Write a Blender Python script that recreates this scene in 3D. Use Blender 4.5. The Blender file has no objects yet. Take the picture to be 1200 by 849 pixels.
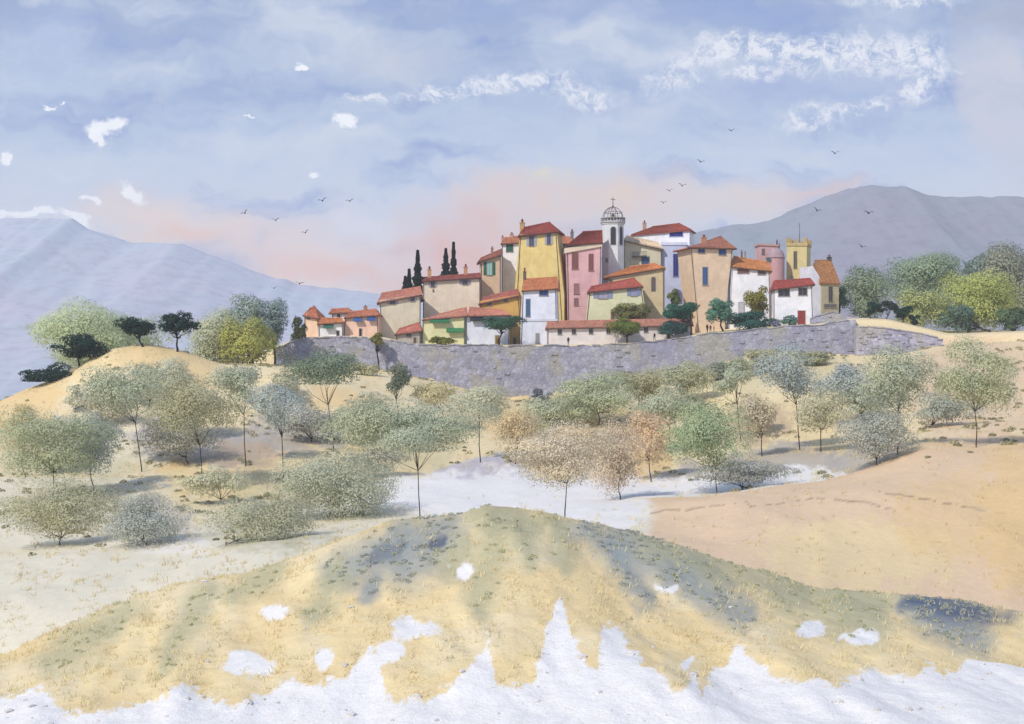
import bpy, math, random
import numpy as np
from mathutils import Vector

F = 1648.0          # focal length of the view in picture widths of 1200
CX, CY = 600.0, 424.5
sc = bpy.context.scene
C = sc.collection
rng = np.random.default_rng(7)
random.seed(7)

# ---------------------------------------------------------------- colour and materials
def lin(c):
    out = []
    for v in c:
        v = v / 255.0
        out.append(v / 12.92 if v <= 0.04045 else ((v + 0.055) / 1.055) ** 2.4)
    return tuple(out)

def new_mat(name):
    m = bpy.data.materials.new(name)
    m.use_nodes = True
    nt = m.node_tree
    b = nt.nodes['Principled BSDF']
    b.inputs['Roughness'].default_value = 0.85
    b.inputs['Specular IOR Level'].default_value = 0.2
    return m, nt, b

def N(nt, typ, **kw):
    n = nt.nodes.new(typ)
    for k, v in kw.items():
        setattr(n, k, v)
    return n

def mixcol(nt, fac, a, b, mode='MIX'):
    n = N(nt, 'ShaderNodeMix', data_type='RGBA', blend_type=mode)
    for sock, val in ((n.inputs[0], fac), (n.inputs[6], a), (n.inputs[7], b)):
        if isinstance(val, bpy.types.NodeSocket):
            nt.links.new(val, sock)
        elif isinstance(val, (int, float)):
            sock.default_value = val
        else:
            sock.default_value = (*val[:3], 1)
    return n.outputs[2]

def mth(nt, op, a, b=None, c=None, clamp=False):
    n = N(nt, 'ShaderNodeMath', operation=op)
    n.use_clamp = clamp
    for i, val in enumerate((a, b, c)):
        if val is None:
            continue
        if isinstance(val, bpy.types.NodeSocket):
            nt.links.new(val, n.inputs[i])
        else:
            n.inputs[i].default_value = val
    return n.outputs[0]

def noise(nt, scale, detail=4, rough=0.6, vec=None, dist=0.0):
    n = N(nt, 'ShaderNodeTexNoise')
    n.inputs['Scale'].default_value = scale
    n.inputs['Detail'].default_value = detail
    n.inputs['Roughness'].default_value = rough
    n.inputs['Distortion'].default_value = dist
    if vec is not None:
        nt.links.new(vec, n.inputs['Vector'])
    return n

def rng_map(nt, v, a, b, c, d):
    n = N(nt, 'ShaderNodeMapRange')
    nt.links.new(v, n.inputs[0])
    for i, q in enumerate((a, b, c, d)):
        n.inputs[i + 1].default_value = q
    return n.outputs[0]

def bump(nt, b, height, strength, dist):
    n = N(nt, 'ShaderNodeBump')
    n.inputs['Strength'].default_value = strength
    n.inputs['Distance'].default_value = dist
    nt.links.new(height, n.inputs['Height'])
    nt.links.new(n.outputs[0], b.inputs['Normal'])

MATS = {}
def plaster(rgb):
    key = ('plaster', rgb)
    if key in MATS: return MATS[key]
    m, nt, b = new_mat('plaster')
    g_ = sum(rgb) / 3; c = lin(tuple(g_ + (q - g_) * 0.84 for q in rgb))
    geo = N(nt, 'ShaderNodeNewGeometry')
    n1 = noise(nt, 0.45, 5, 0.65, geo.outputs['Position'], 0.6)
    n2 = noise(nt, 3.5, 4, 0.7, geo.outputs['Position'])
    mp = N(nt, 'ShaderNodeMapping'); mp.inputs['Scale'].default_value = (2.2, 2.2, 0.22)
    nt.links.new(geo.outputs['Position'], mp.inputs[0])
    n3 = noise(nt, 1.0, 4, 0.7, mp.outputs[0])                       # rain streaks
    dark = tuple(v * k for v, k in zip(c, (0.74, 0.72, 0.68)))
    lite = tuple(min(0.9, v * 1.1 + 0.015) for v in c)
    col = mixcol(nt, rng_map(nt, n1.outputs[0], 0.36, 0.64, 0, 1), lite, tuple(v * 0.93 for v in c))
    col = mixcol(nt, rng_map(nt, n3.outputs[0], 0.54, 0.78, 0, 0.6), col, dark)
    col = mixcol(nt, rng_map(nt, n2.outputs[0], 0.58, 0.75, 0, 0.3), col, tuple(v * 0.8 for v in c))
    nt.links.new(col, b.inputs['Base Color'])
    bump(nt, b, n2.outputs[0], 0.5, 0.03)
    MATS[key] = m
    return m

def tiles(rgb):
    key = ('tiles', rgb)
    if key in MATS: return MATS[key]
    m, nt, b = new_mat('roof_tiles')
    g_ = sum(rgb) / 3; c = lin(tuple(g_ + (q - g_) * 0.9 for q in rgb))
    geo = N(nt, 'ShaderNodeNewGeometry')
    vo = N(nt, 'ShaderNodeTexVoronoi'); vo.inputs['Scale'].default_value = 3.2
    nt.links.new(geo.outputs['Position'], vo.inputs['Vector'])
    sep = N(nt, 'ShaderNodeSeparateColor'); nt.links.new(vo.outputs['Color'], sep.inputs[0])
    n1 = noise(nt, 0.7, 4, 0.7, geo.outputs['Position'])
    col = mixcol(nt, sep.outputs[0], tuple(v * 0.66 for v in c), tuple(min(0.8, v * 1.15 + 0.01) for v in c))
    col = mixcol(nt, rng_map(nt, n1.outputs[0], 0.45, 0.7, 0, 0.6), col, tuple(v * q for v, q in zip(c, (0.6, 0.75, 0.85))))
    nt.links.new(col, b.inputs['Base Color'])
    bump(nt, b, vo.outputs['Distance'], 0.6, 0.06)
    MATS[key] = m
    return m

def paint(rgb, rough=0.6):
    key = ('paint', rgb)
    if key in MATS: return MATS[key]
    m, nt, b = new_mat('paint')
    c = lin(rgb)
    geo = N(nt, 'ShaderNodeNewGeometry')
    n1 = noise(nt, 6, 3, 0.7, geo.outputs['Position'])
    col = mixcol(nt, rng_map(nt, n1.outputs[0], 0.35, 0.7, 0, 1), c, tuple(v * 0.65 for v in c))
    nt.links.new(col, b.inputs['Base Color'])
    b.inputs['Roughness'].default_value = rough
    MATS[key] = m
    return m

def glass(rgb=(40, 48, 62)):
    key = ('glass', rgb)
    if key in MATS: return MATS[key]
    m, nt, b = new_mat('window_glass')
    b.inputs['Base Color'].default_value = (*lin(rgb), 1)
    b.inputs['Roughness'].default_value = 0.15
    b.inputs['Specular IOR Level'].default_value = 0.5
    MATS[key] = m
    return m

def foliage(rgb, vary=1.0):
    key = ('foliage', rgb)
    if key in MATS: return MATS[key]
    m, nt, b = new_mat('foliage')
    c = lin(rgb)
    geo = N(nt, 'ShaderNodeNewGeometry')
    n1 = noise(nt, 0.35, 3, 0.6, geo.outputs['Position'])
    lite = tuple(min(0.85, v * 1.14 + 0.004) for v in c)
    dark = tuple(v * 0.84 for v in c)
    col = mixcol(nt, geo.outputs['Random Per Island'], dark, lite)
    col = mixcol(nt, rng_map(nt, n1.outputs[0], 0.38, 0.62, 0, 0.55), col, (c[0] * 1.14, c[1] * 1.06, c[2] * 0.85))
    tr = N(nt, 'ShaderNodeBsdfTranslucent')
    nt.links.new(col, b.inputs['Base Color']); nt.links.new(col, tr.inputs[0])
    b.inputs['Roughness'].default_value = 0.75
    ms = N(nt, 'ShaderNodeMixShader'); ms.inputs[0].default_value = 0.35
    nt.links.new(b.outputs[0], ms.inputs[1]); nt.links.new(tr.outputs[0], ms.inputs[2])
    nt.links.new(ms.outputs[0], nt.nodes['Material Output'].inputs[0])
    MATS[key] = m
    return m

def bark(rgb=(70, 62, 55)):
    key = ('bark', rgb)
    if key in MATS: return MATS[key]
    m, nt, b = new_mat('bark')
    c = lin(rgb)
    n1 = noise(nt, 4, 4, 0.7, N(nt, 'ShaderNodeNewGeometry').outputs['Position'])
    nt.links.new(mixcol(nt, n1.outputs[0], tuple(v * 0.6 for v in c), tuple(v * 1.4 for v in c)), b.inputs['Base Color'])
    MATS[key] = m
    return m

# ---------------------------------------------------------------- mesh helpers
def mesh_obj(name, verts, faces, mat, parent=None, smooth=False, origin=None):
    """one mesh object; verts in world metres, origin = the thing's base"""
    v = np.asarray(verts, dtype=np.float32)
    if parent is not None:
        origin = ORG[parent.name]
    if origin is not None:
        v = v - np.asarray(origin, dtype=np.float32)
    me = bpy.data.meshes.new(name)
    if isinstance(faces, np.ndarray):
        nf, k = faces.shape
        me.vertices.add(len(v)); me.vertices.foreach_set('co', v.ravel())
        me.loops.add(nf * k); me.loops.foreach_set('vertex_index', faces.astype(np.int32).ravel())
        me.polygons.add(nf)
        me.polygons.foreach_set('loop_start', np.arange(0, nf * k, k, dtype=np.int32))
        me.update(calc_edges=True)
    else:
        me.from_pydata(v.tolist(), [], faces)
        me.update()
    if smooth:
        me.polygons.foreach_set('use_smooth', [True] * len(me.polygons))
    me.materials.append(mat)
    o = bpy.data.objects.new(name, me)
    C.objects.link(o)
    if parent is not None:
        o.parent = parent
        ORG[o.name] = origin
    elif origin is not None:
        o.location = origin
        ORG[o.name] = origin
    return o

ORG = {}
def thing(name, loc, label, cat, group=None):
    o = bpy.data.objects.new(name, None)
    o.empty_display_size = 0.5
    C.objects.link(o)
    o.location = loc
    ORG[o.name] = tuple(loc)
    tag(o, label, cat, group)
    return o

def tag(o, label, cat, group=None):
    o['label'] = label; o['category'] = cat
    if group: o['group'] = group

class MB:
    """collects pieces of ONE part"""
    def __init__(s): s.v = []; s.f = []
    def add(s, verts, faces):
        k = len(s.v)
        s.v += [tuple(float(q) for q in p) for p in verts]
        s.f += [tuple(i + k for i in fa) for fa in faces]
    def hexa(s, b, t):
        """b: four bottom corners, t: four top corners"""
        s.add(list(b) + list(t), [(3, 2, 1, 0), (4, 5, 6, 7), (0, 1, 5, 4), (1, 2, 6, 5), (2, 3, 7, 6), (3, 0, 4, 7)])
    def obox(s, p, u, n, w, h, d):
        """box: p = centre of the front face, u = right, n = inward, w,h,d"""
        p = np.array(p, float); z = np.array((0, 0, 1.0))
        c = [p + u * sx * w / 2 + z * sz * h / 2 + n * dd for dd in (0, d) for sx, sz in ((-1, -1), (1, -1), (1, 1), (-1, 1))]
        s.add(c, [(0, 1, 2, 3), (7, 6, 5, 4), (0, 4, 5, 1), (1, 5, 6, 2), (2, 6, 7, 3), (3, 7, 4, 0)])
    def tube(s, pts, rad, sides=6):
        pts = [np.array(p, float) for p in pts]
        k0 = len(s.v)
        for i, p in enumerate(pts):
            t = pts[min(i + 1, len(pts) - 1)] - pts[max(i - 1, 0)]
            t = t / (np.linalg.norm(t) + 1e-9)
            a = np.cross(t, (0.3, 1, 0.1)); a /= np.linalg.norm(a) + 1e-9
            b = np.cross(t, a)
            for j in range(sides):
                th = 2 * math.pi * j / sides
                s.v.append(tuple(p + (a * math.cos(th) + b * math.sin(th)) * rad[i]))
        for i in range(len(pts) - 1):
            for j in range(sides):
                q = k0 + i * sides; w = (j + 1) % sides
                s.f.append((q + j, q + w, q + sides + w, q + sides + j))
        s.f.append(tuple(k0 + j for j in range(sides))[::-1])
        s.f.append(tuple(k0 + (len(pts) - 1) * sides + j for j in range(sides)))
    def lathe(s, c, prof, sides=12, arc=2 * math.pi):
        k0 = len(s.v)
        for r, z in prof:
            for j in range(sides):
                th = arc * j / sides
                s.v.append((c[0] + r * math.cos(th), c[1] + r * math.sin(th), z))
        for i in range(len(prof) - 1):
            for j in range(sides):
                q = k0 + i * sides; w = (j + 1) % sides
                s.f.append((q + j, q + w, q + sides + w, q + sides + j))
        s.f.append(tuple(k0 + j for j in range(sides))[::-1])
        s.f.append(tuple(k0 + (len(prof) - 1) * sides + j for j in range(sides)))
    def build(s, name, mat, parent=None, smooth=False, origin=None):
        return mesh_obj(name, s.v, s.f, mat, parent, smooth, origin)

# value noise
_G = rng.random((256, 256))
def vnoise(x, y):
    x = np.asarray(x, float); y = np.asarray(y, float)
    xi = np.floor(x).astype(int); yi = np.floor(y).astype(int)
    fx = x - xi; fy = y - yi
    fx = fx * fx * (3 - 2 * fx); fy = fy * fy * (3 - 2 * fy)
    g = lambda a, b: _G[a % 256, b % 256]
    return (g(xi, yi) * (1 - fx) + g(xi + 1, yi) * fx) * (1 - fy) + (g(xi, yi + 1) * (1 - fx) + g(xi + 1, yi + 1) * fx) * fy
def fbm(x, y, o=4):
    s = 0; a = 0.5; t = 0
    for i in range(o):
        s = s + a * vnoise(x * 2 ** i + 17 * i, y * 2 ** i + 31 * i); t += a; a *= 0.5
    return s / t

# ---------------------------------------------------------------- terrain
def zof(y, Y): return -(y - CY) / F * Y
crest = [(-500, 830), (-150, 800), (0, 768), (60, 742), (120, 716), (200, 692), (270, 678), (350, 655), (420, 628), (460, 612), (500, 608), (535, 604), (570, 593), (600, 594), (640, 604), (690, 616), (740, 626), (800, 643), (850, 660), (900, 675), (950, 690), (1050, 697), (1120, 706), (1200, 722), (1400, 760), (1800, 820)]
plat = [(-500, 520), (0, 490), (100, 452), (200, 430), (300, 420), (320, 410), (350, 398), (400, 395.5), (450, 397), (480, 404), (540, 405), (660, 405.5), (720, 404), (760, 401), (800, 396), (830, 391), (870, 388), (920, 383), (960, 381), (1000, 375), (1040, 376), (1075, 384), (1110, 393), (1200, 390), (1700, 380)]
base = [(-500, 530), (0, 492), (100, 457), (200, 432), (300, 427), (380, 432), (450, 434), (500, 446), (550, 460), (600, 470), (650, 466), (700, 454), (760, 446), (810, 440), (850, 424), (900, 411), (960, 416), (1050, 417), (1100, 407), (1200, 400), (1700, 390)]
def sh(p, d): return [(a, b + d) for a, b in p]
ST = [(-300, -30.0), (-80, -6.0), (-8, -1.9), (3, -2.0), (15, -6.5), (28, -9.6), (36, 885.0, 'c'),
      (48, [(-500, 850), (0, 815), (200, 772), (350, 747), (500, 722), (600, 714), (700, 724), (850, 748), (1000, 768), (1200, 800), (1800, 850)]),
      (60, crest), (66, sh(crest, 10)), (80, sh(crest, 50)),
      (100, [(-500, 720), (0, 705), (150, 690), (300, 660), (450, 642), (600, 634), (750, 632), (850, 640), (950, 640), (1200, 650), (1800, 680)]),
      (116, [(-500, 690), (0, 665), (200, 648), (400, 625), (600, 612), (750, 604), (800, 594), (860, 581), (940, 584), (1000, 576), (1080, 566), (1200, 566), (1800, 566)]),
      (135, [(-500, 650), (0, 632), (200, 618), (400, 602), (550, 594), (700, 588), (800, 582), (900, 570), (1000, 552), (1085, 526), (1200, 520), (1800, 510)]),
      (165, [(-500, 590), (0, 572), (200, 565), (400, 558), (600, 553), (750, 548), (900, 535), (1000, 520), (1080, 502), (1200, 496), (1800, 480)]),
      (200, [(-500, 540), (0, 512), (100, 500), (200, 495), (300, 500), (400, 506), (600, 512), (800, 495), (950, 475), (1050, 462), (1200, 452), (1800, 440)]),
      (225, [(-500, 500), (-100, 490), (0, 470), (30, 457), (90, 431), (130, 410), (165, 404), (210, 410), (260, 425), (320, 429), (380, 442), (450, 455), (550, 478), (600, 485), (700, 467), (800, 455), (900, 432), (1000, 430), (1100, 424), (1200, 418), (1800, 400)]),
      (250, base), (278, sh(base, 4)), (284.5, sh(base, 5)), (286.6, plat), (300, sh(plat, -2)),
      (340, [(-500, 520), (0, 490), (200, 436), (300, 415), (400, 392), (500, 392), (600, 385), (750, 382), (900, 374), (1000, 376), (1100, 388), (1200, 388), (1700, 384)]),
      (420, -14.0), (700, -55.0), (1500, -85.0), (3300, -90.0)]
cols = np.unique(np.concatenate([np.linspace(-1500, -20, 90), np.arange(-20, 1221, 2.6), np.linspace(1221, 2700, 90)]))
SY = np.array([s[0] for s in ST], float)
SZ = np.zeros((len(ST), len(cols)))
for i, s in enumerate(ST):
    if len(s) == 3: SZ[i] = zof(s[1], s[0])
    elif isinstance(s[1], float): SZ[i] = s[1]
    else:
        a = np.array(s[1], float)
        y = np.interp(cols, a[:, 0], a[:, 1])
        k = np.hanning(9); k /= k.sum()
        y = np.convolve(np.pad(y, 4, mode='edge'), k, mode='valid')
        SZ[i] = zof(y, s[0])
def pchip(X, Yv, xq):
    h = np.diff(X)[:, None]; d = np.diff(Yv, axis=0) / h
    m = np.zeros_like(Yv)
    w1 = 2 * h[1:] + h[:-1]; w2 = h[1:] + 2 * h[:-1]
    ok = d[:-1] * d[1:] > 0
    with np.errstate(divide='ignore', invalid='ignore'):
        hm = (w1 + w2) / (w1 / d[:-1] + w2 / d[1:])
    m[1:-1] = np.where(ok, hm, 0)
    m[0] = d[0]; m[-1] = d[-1]
    i = np.clip(np.searchsorted(X, xq) - 1, 0, len(X) - 2)
    t = ((xq - X[i]) / (X[i + 1] - X[i]))[:, None]; H = (X[i + 1] - X[i])[:, None]
    return (Yv[i] * (1 + 2 * t) * (1 - t) ** 2 + m[i] * H * t * (1 - t) ** 2 + Yv[i + 1] * t * t * (3 - 2 * t) + m[i + 1] * H * t * t * (t - 1))
rows = np.concatenate([np.linspace(-300, 28, 40), np.arange(28.5, 66, 0.2), np.arange(66, 140, 0.5), np.arange(140, 284, 0.8),
                       np.array([284, 284.5, 285, 285.5, 286, 286.6, 287.2, 288, 289]), np.arange(290, 345, 1.6), np.geomspace(346, 3300, 50)])
TZ = pchip(SY, SZ, rows)
XS = np.maximum(rows, 30)[:, None] / F * (cols[None, :] - CX)
YS = np.repeat(rows[:, None], len(cols), 1)
PXg = np.repeat(cols[None, :], len(rows), 0)
amp = np.interp(rows, [-20, 30, 60, 70, 100, 250, 280, 290, 340, 500, 2000], [0.3, 0.25, 0.22, 0.4, 0.7, 0.7, 0.15, 0.1, 0.3, 4, 12])[:, None]
amp = amp * np.where((rows[:, None] > 276) & (rows[:, None] < 345) & (np.abs(PXg - 660) < 460), 0.3, 1)
scl = np.interp(rows, [0, 60, 100, 300, 1000], [3.5, 4.5, 9, 14, 80])[:, None]
TZ += (fbm(XS / scl, YS / scl) - 0.5) * 2 * amp
# spurs and gullies that run down the near hill from its crest
spur = (fbm(XS / 2.6 + YS * 0.08, YS / 9.0, 3) - 0.5) * 0.75 + (fbm(XS / 1.1, YS / 2.4, 3) - 0.5) * 0.08
win = np.clip((rows - 33) / 8, 0, 1) * np.clip((61 - rows) / 5, 0, 1)
TZ += spur * win[:, None]
TZ += (fbm(XS * 2.2, YS * 2.2, 3) - 0.5) * 0.07 * np.clip((80 - rows) / 10, 0, 1)[:, None] * np.clip((rows - 20) / 10, 0, 1)[:, None]
PYg = CY - TZ / np.maximum(YS, 1) * F

def ground(x, Y):
    px = CX + x * F / max(Y, 30)
    j = np.clip(np.searchsorted(cols, px) - 1, 0, len(cols) - 2); i = np.clip(np.searchsorted(rows, Y) - 1, 0, len(rows) - 2)
    a = min(max((px - cols[j]) / (cols[j + 1] - cols[j]), 0), 1); b = min(max((Y - rows[i]) / (rows[i + 1] - rows[i]), 0), 1)
    return float((TZ[i, j] * (1 - a) + TZ[i, j + 1] * a) * (1 - b) + (TZ[i + 1, j] * (1 - a) + TZ[i + 1, j + 1] * a) * b)
def at(px, py, Y): return np.array(((px - CX) / F * Y, Y, zof(py, Y)))
def hit(px, py, y0=30.0, y1=285.0):
    """where the line of sight through a point of the picture first meets the ground"""
    j = int(np.argmin(np.abs(cols - px)))
    m = (rows >= y0) & (rows <= y1)
    Y = rows[m]; d = TZ[m, j] - zof(py, Y)
    k = np.nonzero(d >= 0)[0]
    Yh = float(Y[k[0]]) if len(k) else float(Y[np.argmax(d)])
    x = (px - CX) / F * Yh
    return np.array((x, Yh, ground(x, Yh)))

# ---- ground colours: bare chalk, dry grass, sand, thin green cover; each stays where it grows
CHALK = np.array(lin((230, 228, 224))); CREAM = np.array(lin((224, 217, 194))); TAN = np.array(lin((226, 206, 158)))
SAND = np.array(lin((220, 194, 162))); OLIVE = np.array(lin((176, 174, 142))); BLUEG = np.array(lin((138, 150, 154)))
GREY = np.array(lin((168, 164, 160))); NAVY = np.array(lin((72, 86, 112))); GOLD = np.array(lin((220, 190, 136))); LILAC = np.array(lin((186, 184, 194)))
BROWN = np.array(lin((184, 160, 134)))
col = np.ones((len(rows), len(cols), 3)) * CREAM
wx = (fbm(PXg / 26.0, PYg / 20.0, 5) - 0.5); wy = (fbm(PXg / 26.0 + 50, PYg / 20.0 + 9, 5) - 0.5)
fine = fbm(PXg / 7.0, PYg / 5.0, 3) - 0.5
def put(mask, c, a=1.0):
    global col
    k = np.clip(mask * a, 0, 1)[..., None]
    col = col * (1 - k) + c * k
def ell(cx, cy, rx, ry, soft=0.35, warp=1.0):
    u = (PXg - cx + wx * 46 * warp) / rx; v = (PYg - cy + wy * 34 * warp) / ry
    r = np.sqrt(u * u + v * v) + fine * 0.45 * warp + (fbm(PXg / 4.0, PYg / 3.0, 2) - 0.5) * 0.4 * warp
    return np.clip((1 - r) / soft + 0.5, 0, 1)
def seg(x0, y0, x1, y1, w, soft=0.8):
    px = PXg + wx * 24; py = PYg + wy * 18
    dx, dy = x1 - x0, y1 - y0; L = dx * dx + dy * dy
    t = np.clip(((px - x0) * dx + (py - y0) * dy) / L, 0, 1)
    r = np.hypot(px - x0 - t * dx, py - y0 - t * dy) / (w * (0.6 + 0.7 * np.sin(math.pi * (0.15 + 0.7 * t)))) + fine * 0.4
    return np.clip((1 - r) / soft + 0.5, 0, 1)
FRONT = (rows < 63.5).astype(float)[:, None]; MID = 1 - FRONT
# middle slopes
put(MID * (PYg < 560) * 1.0, TAN, 0.75)
for b in [(120, 430, 130, 40, TAN, .8), (200, 425, 60, 28, GOLD, .5), (30, 490, 70, 40, GOLD, .7), (150, 500, 90, 60, CREAM, .6), (215, 535, 28, 18, GOLD, .8), (320, 560, 120, 35, TAN, .9), (250, 590, 90, 22, TAN, .5),
          (420, 545, 110, 26, TAN, .7), (400, 465, 40, 14, GOLD, .6), (620, 480, 60, 30, GOLD, .9), (660, 495, 70, 24, GOLD, .9), (570, 470, 50, 22, TAN, .8), (760, 520, 30, 30, GOLD, .8), (640, 530, 60, 26, SAND, .6), (700, 560, 60, 30, SAND, .6),
          (830, 460, 60, 30, TAN, .7), (960, 500, 90, 40, TAN, .8), (890, 495, 40, 26, BROWN, .7), (1150, 450, 90, 60, SAND, .8), (1010, 440, 60, 30, TAN, .6),
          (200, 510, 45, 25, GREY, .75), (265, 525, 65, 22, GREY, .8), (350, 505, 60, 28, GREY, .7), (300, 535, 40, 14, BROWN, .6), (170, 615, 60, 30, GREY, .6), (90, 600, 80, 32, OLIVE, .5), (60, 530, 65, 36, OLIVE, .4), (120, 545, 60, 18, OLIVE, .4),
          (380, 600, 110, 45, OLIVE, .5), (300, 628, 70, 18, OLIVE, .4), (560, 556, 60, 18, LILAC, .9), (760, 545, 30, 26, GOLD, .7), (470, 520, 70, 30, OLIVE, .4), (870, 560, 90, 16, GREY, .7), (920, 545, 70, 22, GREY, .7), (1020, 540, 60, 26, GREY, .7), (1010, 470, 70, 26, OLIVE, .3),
          (700, 470, 100, 30, OLIVE, .45), (850, 440, 60, 26, OLIVE, .4), (930, 430, 60, 20, OLIVE, .4), (1150, 450, 50, 30, OLIVE, .3)]:
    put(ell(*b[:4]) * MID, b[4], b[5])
for b in [(600, 580, 190, 26, CHALK, .95), (820, 578, 110, 13, CHALK, .95), (930, 562, 80, 12, CHALK, .9), (80, 660, 170, 45, CREAM, .9), (200, 640, 50, 12, CHALK, .5), (430, 612, 90, 22, CREAM, .8), (560, 595, 60, 22, CHALK, .8), (690, 605, 70, 14, CHALK, .8),
          (80, 493, 12, 6, CHALK, .9), (345, 488, 12, 10, CHALK, .9), (1190, 545, 20, 30, CHALK, .6), (560, 415, 8, 5, CHALK, .5)]:
    put(ell(*b[:4]) * MID * (YS < 262), b[4], b[5])
spurm = np.clip((PXg - (752 + wx * 40)) / 20, 0, 1) * MID * (YS < 134)
put(spurm, SAND, 1.0)
put(ell(1010, 650, 120, 40) * spurm, TAN, .7)
put(ell(1150, 560, 90, 60) * MID * (YS < 180), SAND, .9)
put(ell(1130, 610, 90, 50) * spurm, GOLD, .5)
# near hill
put(FRONT * np.ones_like(PXg), np.array(lin((234, 214, 166))), 1.0)
put(np.clip((fbm(PXg / 60.0, PYg / 40.0, 4) - 0.42) * 5, 0, 1) * FRONT, (TAN + GOLD) / 2, 0.55)
put(np.clip((fbm(PXg / 80.0 + 7, PYg / 50.0, 4) - 0.5) * 5, 0, 1) * FRONT, (TAN + CREAM) / 2, 0.7)
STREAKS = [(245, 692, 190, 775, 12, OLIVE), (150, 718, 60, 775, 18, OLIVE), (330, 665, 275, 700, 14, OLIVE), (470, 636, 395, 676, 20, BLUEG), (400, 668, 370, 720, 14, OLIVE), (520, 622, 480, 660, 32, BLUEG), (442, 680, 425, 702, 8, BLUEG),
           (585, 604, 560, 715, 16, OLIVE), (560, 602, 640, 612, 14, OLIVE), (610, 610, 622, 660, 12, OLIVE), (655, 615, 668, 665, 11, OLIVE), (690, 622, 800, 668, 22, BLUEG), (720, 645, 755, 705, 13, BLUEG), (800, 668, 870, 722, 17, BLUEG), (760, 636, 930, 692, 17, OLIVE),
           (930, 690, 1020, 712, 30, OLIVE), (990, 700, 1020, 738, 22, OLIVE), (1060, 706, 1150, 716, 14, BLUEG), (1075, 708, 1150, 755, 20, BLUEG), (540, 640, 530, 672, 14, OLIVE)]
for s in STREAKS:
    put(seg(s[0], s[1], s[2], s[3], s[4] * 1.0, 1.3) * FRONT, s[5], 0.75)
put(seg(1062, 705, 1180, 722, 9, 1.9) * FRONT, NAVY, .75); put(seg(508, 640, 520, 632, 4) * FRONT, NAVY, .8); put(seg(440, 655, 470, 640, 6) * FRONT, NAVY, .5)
edge = np.array([(-300, 800), (0, 812), (20, 818), (45, 803), (75, 833), (115, 836), (150, 828), (195, 812), (215, 800), (235, 812), (275, 825), (310, 812), (340, 800), (400, 797), (425, 770), (443, 755), (450, 815), (500, 823), (530, 800), (560, 770), (574, 745), (581, 800), (600, 808), (625, 800), (640, 740), (655, 700), (668, 740), (690, 780), (701, 783), (706, 745), (715, 735), (740, 760), (770, 790), (790, 822), (822, 820), (812, 790), (835, 785), (850, 780), (862, 757), (890, 782), (940, 800), (985, 800), (1003, 790), (1020, 780), (1035, 800), (1075, 795), (1085, 775), (1120, 795), (1140, 765), (1170, 775), (1200, 765), (1500, 790)])
edge = edge[np.argsort(edge[:, 0])]
ed = np.interp(PXg + wx * 10, edge[:, 0], edge[:, 1])
rag = fbm(PXg / 4.0, PYg / 3.0, 3) - 0.5
whit = np.clip((PYg + wy * 22 + fine * 16 + rag * 14 - ed) / 3 + 0.5, 0, 1)
whit = whit * (YS < 50)
for b in [(325, 718, 18, 9), (287, 778, 32, 12), (375, 770, 13, 15), (545, 675, 13, 9), (952, 735, 14, 10), (1010, 750, 20, 8), (782, 690, 14, 7), (478, 738, 26, 12), (450, 762, 14, 16), (430, 785, 14, 14), (810, 780, 7, 12)]:
    whit = np.maximum(whit, ell(b[0], b[1], b[2] * 1.05, b[3] * 1.05, soft=0.2, warp=0.8) * FRONT)
put(whit * FRONT, CHALK * 1.05, 1.0)
for a in [(752, 604, 800, 596), (800, 596, 862, 590), (870, 584, 880, 594), (880, 594, 905, 592), (905, 592, 950, 584), (950, 584, 1000, 588), (1000, 588, 1050, 596), (1030, 577, 1085, 586), (1085, 586, 1130, 594), (1130, 594, 1178, 600)]:
    put(np.clip(1.15 - np.hypot(PXg - a[0] - np.clip(((PXg - a[0]) * (a[2] - a[0]) + (PYg - a[1]) * (a[3] - a[1])) / ((a[2] - a[0]) ** 2 + (a[3] - a[1]) ** 2), 0, 1) * (a[2] - a[0]), PYg - a[1] + wy * 8 - np.clip(((PXg - a[0]) * (a[2] - a[0]) + (PYg - a[1]) * (a[3] - a[1])) / ((a[2] - a[0]) ** 2 + (a[3] - a[1]) ** 2), 0, 1) * (a[3] - a[1])) / 1.3, 0, 1) * (fbm(PXg / 9.0, PXg * 0 + 4, 3) > .42) * MID * (YS < 160), lin((128, 108, 90)), .6)
put(ell(1190, 600, 40, 90) * MID * (YS < 160), GOLD, .7)
put((YS > 345) * 1.0, np.array(lin((120, 135, 120))), 1.0)

nr, nc = TZ.shape
idx = np.arange(nr * nc).reshape(nr, nc)
quads = np.stack([idx[:-1, :-1], idx[:-1, 1:], idx[1:, 1:], idx[1:, :-1]], -1).reshape(-1, 4)
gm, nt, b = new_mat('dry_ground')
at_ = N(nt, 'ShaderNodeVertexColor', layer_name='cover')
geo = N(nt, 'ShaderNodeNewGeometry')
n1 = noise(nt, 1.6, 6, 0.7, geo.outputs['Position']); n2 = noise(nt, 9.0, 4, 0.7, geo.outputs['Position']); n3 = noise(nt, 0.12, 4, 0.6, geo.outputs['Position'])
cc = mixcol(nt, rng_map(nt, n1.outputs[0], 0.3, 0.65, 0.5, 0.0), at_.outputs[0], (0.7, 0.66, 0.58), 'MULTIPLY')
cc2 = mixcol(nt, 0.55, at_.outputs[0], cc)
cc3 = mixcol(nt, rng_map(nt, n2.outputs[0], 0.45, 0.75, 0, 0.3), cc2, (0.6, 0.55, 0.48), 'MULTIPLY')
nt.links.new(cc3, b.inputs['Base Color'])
hh = mth(nt, 'ADD', n1.outputs[0], mth(nt, 'MULTIPLY', n2.outputs[0], 0.35))
bump(nt, b, hh, 0.5, 0.2)
b.inputs['Roughness'].default_value = 0.95; b.inputs['Specular IOR Level'].default_value = 0.08
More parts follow.
